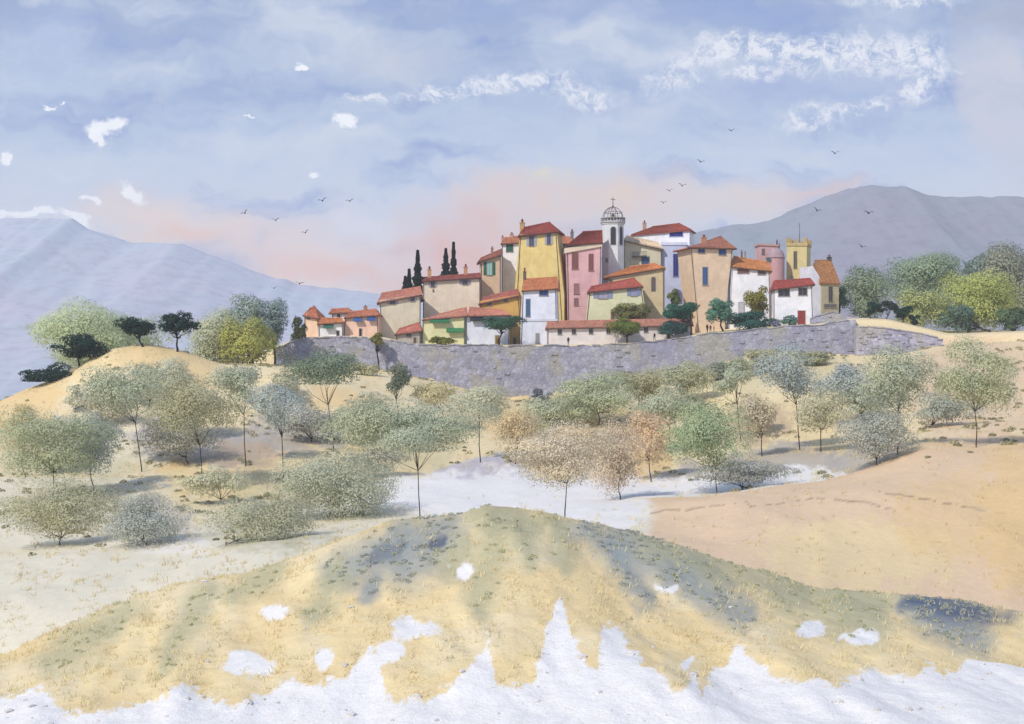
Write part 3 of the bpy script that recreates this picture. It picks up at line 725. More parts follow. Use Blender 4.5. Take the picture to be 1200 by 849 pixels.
h.roof((688, 342.8), (754, 335.8), (692, 336.8), (744, 326.6), (170, 80, 64)); h.win(696, 341.8, 717.5, 350, 'shut', (150, 158, 190), pane=(150, 154, 180)); h.win(735.5, 339, 750, 347, 'shut', (140, 150, 188), pane=(140, 146, 176)); h.door(716, 366, 720, 375.5, (120, 100, 80))
h = House('village_house', 'lavender house with a tall deep blue window and wide red roof', 320, math.radians(-15), (775.5, 286), (804, 286), (775.5, 372), (804, 372), 5.5, (178, 184, 214))
h.win(789.2, 298, 794.8, 324, 'blind', (30, 44, 120), fr=(150, 156, 190)); h.win(786.5, 339.5, 799, 356, pane=(96, 104, 140), arch=True, fr=(120, 124, 150));
h.flat((774.5, 284), (805, 284), (805, 287.5), (774.5, 287.5), -0.2, 0.3, (196, 200, 222))
up = MB(); f4 = [h.pt(x_, y_, 5.6) for x_, y_ in ((744, 274), (808, 271), (808, 345), (744, 345))]; b4 = [p + h.n * 7 for p in f4]
up.add(f4 + b4, [(0, 3, 2, 1), (4, 5, 6, 7), (0, 1, 5, 4), (1, 2, 6, 5), (2, 3, 7, 6), (3, 0, 4, 7)]); up.build('upper_storey', plaster(WHITE), h.o)
sA = h.A.copy(); h.A = h.A + h.n * 5.6; sd = h.d; h.d = 7; h.cor = None
h.roof((739, 275.5), (810.5, 269.5), (764, 266.5), (797, 262.5), (160, 76, 58)); h.win(785, 271.2, 800, 277, 'blind', (30, 40, 124), fr=(150, 156, 200)); h.chimney(753, 258.5, 757.5, 269.5, (176, 140, 112)); h.A = sA; h.d = sd
h = House('village_house', 'tapering tan house with a brown hip roof and blue windows', 304, math.radians(12), (809, 289), (858.5, 291.5), (818, 362), (850, 362), 9, (226, 196, 162))
h.roof((805.5, 290.5), (863.5, 291.5), (826, 284.5), (845, 277.5), (160, 98, 74), over=.5); h.win(818.5, 291.5, 825.5, 296.5, 'blind', (44, 82, 150)); h.win(842.5, 291.8, 850.5, 298.8, 'blind', (44, 82, 150)); h.win(823.5, 313.5, 829, 334, 'blind', (58, 104, 160), fr=(180, 160, 140)); h.chimney(822, 275, 828, 287, (198, 128, 84))
h = House('village_house', 'white house with an orange roof and brown windows above the teal hedge', 305, math.radians(-7), (855, 313.5), (902, 317), (853, 392), (903, 392), 7, WHITE)
h.roof((854, 312.5), (905, 318), (859.5, 301), (902, 309), (208, 134, 74)); h.win(864.7, 314, 877.5, 320.2, 'blind', (134, 92, 84)); h.win(888.5, 316, 897, 321.8, 'blind', (120, 92, 88)); h.chimney(868, 293, 870.5, 303, (90, 84, 90)); h.chimney(872, 294.5, 874.5, 304, (150, 120, 100)); h.door(866, 355, 872, 368, (196, 196, 204), (150, 150, 160))
h = House('village_house', 'white house with a bright red roof, black windows and red door', 292, math.radians(-7), (906, 338), (952, 335), (906, 386), (953, 384), 7, WHITE)
h.roof((904, 339.8), (955.5, 333.5), (907, 330), (950, 327), (172, 76, 62)); h.win(912.5, 339.2, 925, 347, pane=(40, 42, 54)); h.win(936, 338, 945.5, 346, pane=(40, 42, 54)); h.door(935, 364.5, 943.5, 382, (150, 60, 58)); h.chimney(925.5, 322.5, 930, 330, (90, 84, 84))
h = House('village_house', 'narrow olive stone house with a steep orange brown roof at the right end', 305, math.radians(16), (963.5, 331), (983, 332.5), (963.5, 378), (983, 378), 7.5, (168, 158, 124))
h.roof((962, 331.5), (985, 333), (955, 306), (974.5, 305.5), (166, 112, 66), kr=3.6, over=.3); h.win(971.3, 336.5, 975.2, 353.5, pane=(46, 44, 50), fr=(130, 122, 104)); h.chimney(969.5, 298.5, 974, 309, (80, 76, 80)); h.win(966, 357, 980, 360.5, pane=(90, 86, 80))
h.flat((952.5, 312), (964.5, 331), (964.5, 378), (952.5, 378), 0.6, 6.6, (214, 214, 222), 'annex_wall')
h = House('village_house', 'white two storey house with an orange roof in front of the tall yellow house', 294, math.radians(-5), (612, 341), (652, 338), (610, 376), (653, 376), 7, (210, 216, 232))
h.roof((611, 341), (654.5, 338.5), (613.5, 328), (653.5, 325.5), (202, 124, 78)); h.win(632.4, 339.5, 642, 346.5, 'blind', (40, 72, 138)); h.win(616.6, 351, 621, 371, 'blind', (60, 104, 150)); h.chimney(612.8, 313.5, 617, 330, (96, 84, 68)); h.flat((611, 374.5), (653.5, 374), (653.5, 376.5), (611, 377), -0.15, 0.2, (196, 200, 212)); h.door(628, 391, 632, 403.5, (150, 150, 160))
h = House('row_house', 'long low white row house with a terracotta roof on the rampart', 291.2, math.radians(1.5), (641, 385), (811, 382), (641, 409), (812, 404), 6, (214, 206, 204))
h.roof((639.5, 385.2), (813, 381.5), (641.5, 377.5), (811, 374.5), (194, 130, 106))
for x_, y_ in ((656, 389), (672.5, 388.7), (692.5, 388.3), (757, 386.5), (803, 385.5), (783, 386.5), (713, 388), (735, 387.5)): h.win(x_ - 2, y_ - 2.6, x_ + 2, y_ + 2.8, pane=(30, 28, 34))
h.door(781.5, 391.5, 784.5, 400.5, (110, 100, 100))

# bell tower: octagonal shaft, belfry openings, balustrade, open iron dome, cross
Yt = 316.0; ct = at(718.3, 300, Yt); R0 = 13.9 / F * Yt
gt = ground(ct[0], ct[1]); o = thing('bell_tower', (ct[0], ct[1], gt), 'tall white eight sided bell tower with an open iron dome and cross', 'bell tower', None)
def octo(prof, nm, mat, rot=math.radians(20)):
    m = MB(); k0 = 0
    for r, z in prof:
        for j in range(8): a_ = rot + j * math.pi / 4; m.v.append((ct[0] + r * math.cos(a_), ct[1] + r * math.sin(a_), z))
    for i in range(len(prof) - 1):
        for j in range(8): w = (j + 1) % 8; m.f.append((i * 8 + j, i * 8 + w, i * 8 + 8 + w, i * 8 + 8 + j))
    m.f.append(tuple(range(8))[::-1]); m.f.append(tuple((len(prof) - 1) * 8 + j for j in range(8)))
    return m, m.build(nm, mat, o)
zt = lambda y: zof(y, Yt)
octo([(R0 * 1.02, gt - 1), (R0 * 1.0, zt(300)), (R0 * 0.96, zt(264)), (R0 * 1.04, zt(263.4)), (R0 * 1.04, zt(262.4))], 'shaft', plaster((210, 214, 214)))
octo([(R0 * 1.05, zt(262.3)), (R0 * 1.13, zt(261.6)), (R0 * 1.13, zt(260.6)), (R0 * 0.98, zt(260.4)), (R0 * 0.98, zt(260.2))], 'cornice', plaster((186, 186, 184)))
bm_ = MB()
for j in range(24): a_ = j * math.pi / 12; p = np.array((ct[0] + R0 * math.cos(a_), ct[1] + R0 * math.sin(a_), zt(260.3))); bm_.tube([p, p + np.array((0, 0, .42)), p + np.array((0, 0, .8))], [.07, .11, .07], 5)
bm_.lathe(ct, [(R0 * .96, zt(260.2) + .72), (R0 * 1.06, zt(260.2) + .72), (R0 * 1.06, zt(260.2) + .86), (R0 * .96, zt(260.2) + .86)], 24); bm_.build('balustrade', plaster((170, 168, 166)), o)
dm = MB(); zb0 = zt(256); H = zt(243) - zb0; Rd = R0 * 0.88
for j in range(8):
    a_ = j * math.pi / 4 + 0.2
    dm.tube([np.array((ct[0] + Rd * math.cos(t) * math.cos(a_), ct[1] + Rd * math.cos(t) * math.sin(a_), zb0 + H * math.sin(t))) for t in np.linspace(0, math.pi / 2, 9)], [.07] * 9, 5)
for zz, rr in ((0.0, 1.0), (0.5, math.cos(math.asin(.5)))):
    dm.tube([np.array((ct[0] + Rd * rr * math.cos(t), ct[1] + Rd * rr * math.sin(t), zb0 + H * zz)) for t in np.linspace(0, 2 * math.pi, 25)], [.07] * 25, 5)
dm.tube([np.array((ct[0], ct[1], zb0 - 1)), np.array((ct[0], ct[1], zb0 + H))], [.06, .06], 5)
dm.build('iron_dome', paint((112, 110, 114)), o)
bl = MB(); bl.lathe(ct, [(.55, zb0 + .1), (.5, zb0 + .35), (.32, zb0 + .8), (.2, zb0 + .95), (.04, zb0 + 1.02)], 12); bl.build('bell', paint((96, 84, 60), .4), o)
cr = MB(); zc = zb0 + H
cr.tube([np.array((ct[0], ct[1], zc)), np.array((ct[0], ct[1], zt(231)))], [.09, .05], 5); cr.lathe(ct, [(.03, zc), (.26, zc + .2), (.03, zc + .42)], 8)
cr.obox(np.array((ct[0], ct[1] - .05, zt(234))), np.array((1, 0, 0)), np.array((0, 1, 0)), 1.0, .13, .1); cr.build('cross', paint((60, 60, 66)), o)
class _F: pass
for az, nm in ((-0.16, 'a'), (0.63, 'b')):
    j = round(((-math.pi / 2 + az) - math.radians(20) - math.pi / 8) / (math.pi / 4)); am = math.radians(20) + math.pi / 8 + j * math.pi / 4
    nout = np.array((math.cos(am), math.sin(am), 0)); hh_ = House.__new__(House)
    hh_.n = -nout; hh_.u = np.array((-nout[1], nout[0], 0)); ap = R0 * 0.985 * math.cos(math.pi / 8)
    cen = np.array((ct[0], ct[1], 0)) + nout * ap; hh_.A = cen; hh_.o = o; hh_.d = 1; hh_.roofs = []
    px = CX + cen[0] / cen[1] * F; w = 2.9 if nm == 'a' else 1.6
    hh_.win(px - w, 266, px + w, 287, pane=(44, 46, 56), fr=(176, 178, 182), arch=True)
    if nm == 'a': hh_.win(px - 9, 303, px - 6.5, 307, pane=(60, 60, 70))

# rose coloured round tower
Yr = 316.5; cr_ = at(908.5, 330, Yr); g0 = ground(cr_[0], cr_[1]); o = thing('round_tower', (cr_[0], cr_[1], g0), 'rose pink round tower with domed top beside the crenellated yellow tower', 'tower')
Rr = 10.7 / F * Yr; zr_ = lambda y: zof(y, Yr); m = MB()
m.lathe(cr_, [(Rr * 1.0, g0 - 1), (Rr, zr_(303))], 24); m.build('wall', plaster((198, 148, 150)), o, smooth=False)
m = MB(); m.lathe(cr_, [(Rr * 1.05, zr_(303.2)), (Rr * 1.04, zr_(301.6))] + [(Rr * math.cos(t), zr_(301.6) + (zr_(290.5) - zr_(301.6)) * math.sin(t)) for t in np.linspace(0.05, 1.5, 8)], 24); m.build('dome', plaster((164, 136, 142)), o, smooth=True)
m = MB(); m.tube([np.array((cr_[0] + .9, cr_[1], zr_(292))), np.array((cr_[0] + .9, cr_[1], zr_(284)))], [.14, .06], 5); m.build('finial', paint((60, 60, 66)), o)
m = MB(); pc = at(899, 301.5, Yr); an = math.asin(max(-1, (pc[0] - cr_[0]) / Rr * 0.9)); nout = np.array((math.sin(an), -math.cos(an), 0)); c0 = np.array((cr_[0], cr_[1], zr_(305.5))) + nout * (Rr + .02)
uu = np.array((math.cos(an), math.sin(an), 0)); rg = [c0 + uu * .62 * math.cos(t) + np.array((0, 0, 1)) * .62 * math.sin(t) for t in np.linspace(0, 2 * math.pi, 17)[:-1]]
m.add(rg + [p - nout * .4 for p in rg] , [tuple(range(16))] + [(i, (i + 1) % 16, 16 + (i + 1) % 16, 16 + i) for i in range(16)]); wn = m.build('window', glass((70, 100, 104)), o)
m = MB(); m.tube([c0 + uu * .68 * math.cos(t) + np.array((0, 0, 1)) * .68 * math.sin(t) + nout * .03 for t in np.linspace(0, 2 * math.pi, 17)], [.08] * 17, 5); m.build('frame', paint((150, 120, 122)), wn)
h = House('village_house', 'small pale pink block with a flat top tucked behind the round tower', 322, 0.05, (890.5, 287.5), (913, 289), (889, 360), (913, 360), 5, (206, 160, 156))
h.flat((889.5, 285.6), (914, 287.2), (914, 289), (889.5, 287.7), -0.25, 5.2, (196, 150, 140)); h.win(893, 292, 896, 298, pane=(110, 90, 96)); h.chimney(909.5, 281, 911.5, 287, (90, 80, 84))
# crenellated tower
h = House('castle_tower', 'yellow square tower with notched battlements, slit window and a thin mast', 318, math.radians(-20), (922, 287), (945.5, 287), (921, 375), (945, 375), 6.0, (208, 190, 128), 'tower', None)
P4 = [h.pt(921.3, 285.5, -0.2), h.pt(946.2, 285.5, -0.2)]; w_ = np.linalg.norm(P4[1] - P4[0]); mm = MB(); z1 = P4[0][2]; nz = np.array((0, 0, 1.0))
base4 = [P4[0], P4[1], P4[1] + h.n * 6.4, P4[0] + h.n * 6.4]
mm.hexa([p - nz * 0.55 for p in base4], [p + nz * 0.1 for p in base4]); mm.build('parapet', plaster((190, 166, 104)), h.o)
for i in range(4):
    a_, b__ = base4[i], base4[(i + 1) % 4]; e = (b__ - a_) / np.linalg.norm(b__ - a_); L = np.linalg.norm(b__ - a_); inw = np.array((-e[1], e[0], 0))
    for t, ww in ((0.10, .95), (0.5, .7), (0.9, .95)):
        c_ = a_ + e * L * t + nz * 0.65 + inw * 0.003 * (i + 1); mm = MB(); mm.obox(c_, e, inw, ww, 1.1 if t != .5 else .6, .5); mm.build('merlon', plaster((176, 150, 92)), h.o)
h.win(930.3, 295, 933.8, 314.5, pane=(60, 62, 66), fr=(170, 156, 118))
mm = MB(); q = h.pt(937, 285, 3.0); mm.tube([q, q + nz * 2.2, q + nz * 4.6], [.09, .06, .04], 5); mm.obox(q + nz * 3.9 - h.n * .03, h.u, h.n, .5, .05, .05); mm.build('mast', paint((70, 70, 80)), h.o)

# ---------------------------------------------------------------- trees
def leaves(cen, rad, lumps, n, size, r, flat=0.0, out=1.0):
    cen = np.array(cen); rad = np.array(rad); L = []
    k = 0
    while len(L) < lumps:
        p = r.normal(size=3); p /= np.linalg.norm(p); q = r.random() ** 0.4 * 0.74
        p = p * q
        if flat and p[2] < -0.3: continue
        L.append(p)
    L = np.array(L); lr = r.uniform(0.22, 0.47, len(L))
    w = lr ** 2; which = r.choice(len(L), n, p=w / w.sum())
    d = r.normal(size=(n, 3)); d /= np.linalg.norm(d, axis=1)[:, None]
    d[:, 2] = np.where((d[:, 2] < -0.3) & (r.random(n) < 0.6), -d[:, 2], d[:, 2])
    rr = lr[which] * r.uniform(0.7, 1.08, n) * (1 + 0.18 * np.sin(d[:, 0] * 5 + which) * np.sin(d[:, 2] * 4 + which * 2.0))
    p = L[which] + d * rr[:, None]
    if flat: p[:, 2] = np.where(p[:, 2] < -0.35, -0.35 + (p[:, 2] + 0.35) * 0.25, p[:, 2])
    P = cen + p * rad
    nn = d * 1.0 * out + p * 0.7 + r.normal(size=(n, 3)) * 0.24 + np.array((0, 0, 0.3)); nn /= np.linalg.norm(nn, axis=1)[:, None]
    a = np.cross(nn, r.normal(size=(n, 3))); a /= np.linalg.norm(a, axis=1)[:, None] + 1e-9
    b = np.cross(nn, a)
    s = (size * r.uniform(0.6, 1.35, n))[:, None]
    V = np.stack([P - a * s * .5, P + b * s * .34 - a * s * .05, P + a * s * .5, P - b * s * .34 + a * s * .05], 1).reshape(-1, 3)
    return V, np.arange(4 * n).reshape(-1, 4), L

def tree(name, label, bx, by, crown, rgb, Y=None, cat='tree', group=None, trunk=1.1, style='round', lum=None, dens=1.0, lf=1.0, y0=62, y1=284, tcol=(66, 58, 52), seed=None, fork=0.0):
    cx, cy, rx, ry = crown
    if Y is None: p = hit(bx, by, y0, y1)
    else: x = (bx - CX) / F * Y; p = np.array((x, Y, ground(x, Y)))
    Y = p[1]; s = Y / F
    r = np.random.default_rng(int(bx * 7 + by * 13) if seed is None else seed)
    o = thing(name, tuple(p), label, cat, group)
    cen = at(cx, cy, Y); rad = np.array((rx * s, min(rx, ry * 1.5) * s, ry * s)) * (1.0 if style == 'cypress' else 1.2)
    if style == 'cypress':
        n = int(rx * ry * 22 * dens); t = r.random(n) ** 0.8; wdt = (1 - t) ** 0.95 * 1.5 * (0.8 + 0.22 * np.sin(t * 30 + r.random() * 6) + 0.12 * np.sin(t * 71))
        a = r.random(n) * 6.283; d = np.stack([np.cos(a), np.sin(a), 0.35 + 0 * a], 1)
        P = np.stack([cen[0] + rad[0] * 1.0 * wdt * np.cos(a) * r.uniform(.7, 1.1, n), cen[1] + rad[0] * wdt * np.sin(a), cen[2] - rad[2] + 2 * rad[2] * t], 1)
        nn = d + r.normal(size=(n, 3)) * .4; nn /= np.linalg.norm(nn, axis=1)[:, None]
        aa = np.cross(nn, np.array((0.1, 0.2, 0))); aa = aa / (np.linalg.norm(aa, axis=1)[:, None] + 1e-9) * 0.17; bb = np.cross(nn, aa) * 2.2
        V = np.stack([P - aa, P - bb, P + aa, P + bb], 1).reshape(-1, 3); Fc = np.arange(4 * n).reshape(-1, 4)
        mesh_obj('crown', V, Fc, foliage(rgb), o)
        m = MB(); m.tube([p - (0, 0, .5), np.array((p[0], p[1], cen[2])), np.array((p[0], p[1], cen[2] + rad[2] * .8))], [.22, .14, .04], 6); m.build('trunk', bark(tcol), o)
        return o
    area = rx * ry * math.pi
    flat = style == 'umbrella'
    n = int(area * 1.25 * dens / (lf * lf)) + 220
    lumps = lum or int(max(7, min(30, area / 110)))
    V, Fc, L = leaves(cen, rad, lumps, n, 3.0 * s * lf, r, flat)
    mesh_obj('crown', V, Fc, foliage(rgb), o)
    m = MB(); w = trunk * s * 0.62
    top = cen + np.array((0, 0, -rad[2] * (0.30 if not flat else 0.25)))
    fk = p + (top - p) * (0.66 if style != 'bush' else 0.3); fk[0] = p[0] + (top[0] - p[0]) * 0.3 + r.normal() * s * 1.5
    fk2 = np.array((fk[0] * .5 + p[0] * .5 + r.normal() * s * 1.0, fk[1], fk[2] * .5 + p[2] * .5))
    m.tube([p - np.array((0, 0, .5)), p + np.array((0, 0, .3)), fk2, fk], [w * 1.6, w * 1.15, w * .9, w * .8], 7)
    for i in range(min(len(L), 9)):
        e = cen + L[i] * rad * 0.95; md = (fk + e) / 2 + r.normal(size=3) * s * 2.0; md[2] -= abs(e[0] - fk[0]) * 0.08
        m.tube([fk, fk * .4 + md * .6 + r.normal(size=3) * s, md, e], [w * .62, w * .45, w * .36, w * .12], 5)
    m.build('trunk', bark(tcol), o)
    return o

G1 = 'trees on the dry slopes below the village'
SAGE = (176, 184, 160); SAGE2 = (180, 184, 160); OLV = (172, 172, 138); BLU = (168, 180, 176); DKG = (128, 146, 122); PALE = (196, 198, 172); BEI = (212, 200, 176); ORNG = (214, 190, 156); LGRY = (172, 178, 168); GRN = (162, 178, 138)
T = [ # base x,y, crown, colour, style, label
 (166, 553, (146, 455, 44, 28), SAGE, 'round', 'sage green tree with a long thin trunk left of the slope, under the pine ridge'),
 (88, 484, (90, 464, 22, 12), PALE, 'bush', 'small grey bush tree just below the lowest dark pine'),
 (236, 577, (229, 482, 47, 32), OLV, 'round', 'wide olive tree whose slim trunk reaches far down the left slope'),
 (288, 548, (283, 448, 27, 21), SAGE, 'round', 'small grey green tree high on a tall bare trunk below the yellow bushy tree'),
 (332, 567, (323, 478, 30, 22), BLU, 'round', 'blue grey tree beside the chalk patch left of the dark green dome'),
 (391, 530, (376, 439, 40, 22), DKG, 'umbrella', 'dark green dome crowned tree in front of the rampart left half'),
 (431, 519, (431, 478, 26, 15), PALE, 'round', 'small airy pale tree between the dark dome tree and the big sage crown'),
 (468, 505, (464, 444, 19, 17), (112, 122, 104), 'round', 'small dark round tree overlapping the rampart foot left of centre'),
 (492, 611, (482, 510, 76, 36), SAGE, 'umbrella', 'largest sage green tree with a broad crown in mid slope'),
 (386, 607, (402, 570, 70, 36), SAGE2, 'round', 'broad sage tree with a short forked trunk above the near hill'),
 (563, 543, (562, 474, 34, 20), PALE, 'round', 'pale straw green tree straight below the lowest point of the rampart'),
 (662, 608, (662, 534, 60, 30), BEI, 'round', 'beige dry crowned tree with a split trunk above the near hill crest'),
 (727, 586, (722, 534, 28, 34), (200, 184, 162), 'round', 'narrow beige pink tree right of the split trunk tree'),
 (840, 580, (826, 516, 48, 36), GRN, 'round', 'fresh green tree leaning over the white chalk band'),
 (763, 566, (757, 515, 30, 30), ORNG, 'round', 'dull orange tree beside the fresh green tree'),
 (868, 517, (857, 443, 22, 20), SAGE, 'round', 'small sage tree touching the rampart below the teal hedge'),
 (937, 529, (926, 436, 34, 26), BLU, 'round', 'blue green tree with a tall curved trunk below the red door house'),
 (893, 536, (893, 492, 28, 24), (196, 186, 160), 'round', 'brown dry tree between the green tree and the tall curved trunk'),
 (984, 500, (988, 452, 30, 24), BLU, 'round', 'grey blue tree right of the tall curved trunk tree'),
 (1052, 533, (1058, 448, 46, 31), SAGE, 'round', 'large rounded sage tree below the lavender wall section'),
 (1027, 545, (1030, 513, 44, 24), LGRY, 'bush', 'low grey bushy tree at the foot of the large rounded sage tree'),
 (1144, 525, (1146, 446, 42, 36), (178, 186, 152), 'round', 'tall forked tree with a green crown at the right edge of the slope'),
 (1085, 503, (1103, 482, 34, 16), (172, 180, 168), 'bush', 'low grey shrub tree left of the tall forked tree'),
 (640, 500, (652, 482, 38, 20), SAGE, 'round', 'low sage tree under the middle of the rampart'),
 (702, 500, (700, 466, 44, 26), (174, 184, 154), 'round', 'green tree against the rampart foot right of centre'),
 (748, 487, (752, 455, 30, 20), OLV, 'round', 'olive tree at the rampart foot under the small olive roadside tree'),
 (795, 478, (806, 450, 32, 18), (176, 180, 148), 'round', 'low olive tree joining the rampart foot further right'),
 (893, 438, (893, 424, 26, 13), OLV, 'bush', 'flat olive bush topping the slope edge right of centre'),
 (645, 523, (625, 502, 26, 13), (176, 176, 146), 'bush', 'straw green low bush above the beige tree'),
 (62, 588, (58, 522, 56, 36), (174, 182, 148), 'round', 'large green tree at the far left of the slope'),
 (110, 575, (105, 520, 30, 30), BLU, 'round', 'blue grey tree close beside the large far left tree'),
 (70, 640, (70, 600, 62, 26), (180, 180, 148), 'bush', 'low spreading olive bush on the pale ground at the far left'),
 (172, 640, (168, 612, 46, 24), LGRY, 'bush', 'grey green bush standing low on the pale ground left'),
 (265, 640, (300, 612, 56, 24), (180, 182, 156), 'bush', 'dusty olive bush left of the short forked trunk tree'),
 (220, 545, (205, 512, 42, 20), (174, 174, 160), 'bush', 'grey brown shrub behind the slim long trunks on the left'),
 (365, 520, (372, 497, 42, 18), (172, 176, 168), 'bush', 'grey shrub behind the trunk of the dark dome tree'),
 (870, 575, (868, 556, 52, 13), (174, 178, 172), 'bush', 'long low grey shrub right of the fresh green tree'),
 (815, 470, (838, 478, 18, 14), (190, 180, 146), 'bush', 'straw coloured bush left of the brown dry tree'),
 (770, 428 + 22, (775, 444, 0.1, 0.1), OLV, 'skip', ''),
 (840, 446, (846, 432, 26, 12), (140, 148, 130), 'bush', 'dark grey green bush on the slope edge at the rampart'),
 (793, 444, (793, 437, 11, 8), (112, 116, 128), 'bush', 'tiny blue grey bush against the rampart foot'),
 (635, 470, (634, 463, 13, 8), (110, 118, 130), 'bush', 'small slate blue bush near the lowest point of the rampart'),
 (30, 560, (28, 500, 24, 22), (196, 178, 130), 'bush', 'golden dry bush at the left border of the slope'),
 (262, 592, (255, 566, 36, 15), PALE, 'bush', 'straw green bush between the wide olive tree and the broad sage tree'),
 (200, 520, (192, 448, 30, 20), PALE, 'round', 'pale tree between the first sage tree and the wide olive tree'),
 (520, 505, (512, 462, 26, 14), (196, 190, 150), 'round', 'straw coloured tree between the small dark round tree and the pale straw green tree'),
 (604, 545, (606, 502, 28, 20), (206, 190, 152), 'round', 'sandy tree above the beige dry crowned tree'),
 (786, 532, (786, 474, 32, 20), SAGE, 'round', 'sage tree between the olive tree and the dull orange tree'),
 (962, 530, (962, 482, 34, 22), (194, 190, 160), 'round', 'pale straw tree behind the tall curved trunk'),
 (1008, 500, (1012, 470, 24, 20), (176, 186, 168), 'round', 'small sage tree left behind the large rounded sage tree'),
 (345, 470, (338, 450, 24, 14), (184, 184, 158), 'bush', 'pale bush between the small grey green tree and the dark dome'),
 (560, 480, (560, 466, 24, 9), (178, 182, 152), 'bush', 'flat sage bush under the rampart foot left of its lowest point'),
 (680, 462, (690, 452, 30, 11), (170, 178, 150), 'bush', 'flat green bush along the rampart foot right of its lowest point'),
 (730, 450, (735, 441, 22, 8), (160, 162, 136), 'bush', 'thin olive bush covering the rampart foot in the middle'),
 (960, 428, (950, 420, 30, 9), (164, 168, 136), 'bush', 'flat olive bush along the rampart foot below the red door'),
 (425, 440, (425, 434, 22, 8), (176, 176, 140), 'bush', 'low straw bush along the rampart foot right of the dark dome'),
 (120, 500, (122, 478, 30, 16), (186, 184, 160), 'bush', 'grey green bush left of the long thin trunk'),
 (440, 560, (440, 538, 34, 14), (182, 182, 158), 'bush', 'sage bush under the left half of the largest crown'),
 (175, 478, (176, 448, 24, 18), (172, 176, 146), 'bush', 'pale green bush between the first sage tree and the olive tree'),
]
for bx, by, cr_, c_, st, lab in T:
    if st == 'skip': continue
    k_ = 1.15 if cr_[2] > 24 else 1.08; cr_ = (cr_[0], cr_[1], cr_[2] * k_, cr_[3] * k_)
    tree('slope_tree' if st != 'bush' else 'slope_bush', lab, bx, by, cr_, tuple(int(min(226, (q_ * .88 + .12 * sum(c_) / 3) * 1.07)) for q_ in c_), style=st, cat='tree' if st != 'bush' else 'bush', group=G1 if st != 'bush' else 'bushes on the dry slopes below the village', trunk=1.0, tcol=(58, 52, 46), dens=1.0, lf=0.72)
# pines on the ridge
PINE = (28, 60, 52)
for bx, by, cr_, lab in [(62, 447, (54, 441, 31, 13), 'lowest dark umbrella pine on the left ridge, nearly lying along the slope'), (93, 432, (90, 411, 33, 17), 'broad leaning dark pine second up the left ridge'),
                         (167, 407, (157, 386, 25, 15), 'dark pine standing on the crest of the left ridge'), (208, 413, (210, 384, 25, 16), 'dark pine on a short clear trunk right of the ridge crest')]:
    tree('umbrella_pine', lab, bx, by, cr_, PINE, style='umbrella', group='dark pines along the left ridge', trunk=1.9, tcol=(30, 32, 30), dens=1.5, lf=0.8, y0=212, y1=236, lum=14)
# large pale trees behind the left ridge and around the village
B = [(120, 440, (112, 400, 74, 43), (178, 190, 158), 258, 'huge pale green round tree behind the dark pines'),
     (266, 432, (258, 398, 38, 36), (180, 186, 160), 262, 'pale sage tree between the rightmost pine and the yellow tree'),
     (285, 425, (284, 374, 26, 25), (150, 166, 156), 275, 'blue green tree rising behind the yellow tree'),
     (322, 425, (320, 382, 19, 27), (134, 152, 150), 278, 'grey blue tree between the yellow tree and the village'),
     (296, 432, (292, 402, 31, 28), (166, 168, 96), 255, 'yellow olive bushy tree left of the rampart end'),
     (1008, 382, (1010, 340, 25, 32), (138, 154, 130), 318, 'green round tree just right of the narrow olive stone house'),
     (1076, 392, (1080, 326, 46, 32), (142, 160, 136), 345, 'tall grey green tree cluster below the right mountain'),
     (1143, 380, (1143, 308, 18, 15), (108, 138, 138), 350, 'blue green treetop peeping over the big yellow green tree'),
     (1178, 395, (1182, 336, 42, 46), (146, 150, 134), 340, 'grey sage tree mass at the right edge under the mountain'),
     (1136, 392, (1137, 352, 48, 33), (168, 176, 106), 312, 'big yellow green tree right of the village'),
     (1072, 388, (1076, 362, 28, 23), (166, 174, 120), 306, 'smaller yellow green tree behind the dark hedge'),
     (1160, 392, (1124, 372, 20, 16), (96, 122, 108), 300, 'dark green bush low before the big yellow green tree'),
     (1188, 392, (1188, 374, 18, 15), (88, 112, 84), 302, 'dark green bush at the right edge of the village ridge')]
for bx, by, cr_, c_, Y, lab in B:
    cr_ = (cr_[0], cr_[1] + 3, cr_[2] * 1.1, cr_[3] * 1.1); tree('broad_tree', lab, bx, by, cr_, tuple(int(min(225, q_ * 1.08)) for q_ in c_), Y=Y, group='broad trees around the village', trunk=2.4, dens=1.5, lf=0.78)
# cypresses
for bx, yt_, yb_, w, lab in [(475, 324.5, 344, 5, 'lowest cypress at the left foot of the cypress group'), (479.5, 316, 344, 4.5, 'second cypress, half as tall as its right neighbour'), (489.5, 294, 342, 6.5, 'tall pointed cypress left of the broad cream house'),
                           (522.5, 292, 331, 6.5, 'ragged cypress behind the broad cream house roof'), (531.5, 284.5, 330, 4.6, 'slender tallest reaching cypress behind the broad cream house')]:
    Y = 316.0 if bx > 500 else 308.0
    tree('cypress', lab, bx, 0, (bx, (yt_ + yb_ + 12) / 2, w, (yb_ + 12 - yt_) / 2), (22, 46, 42), Y=Y, style='cypress', group='cypresses behind the roofs', dens=1.6)
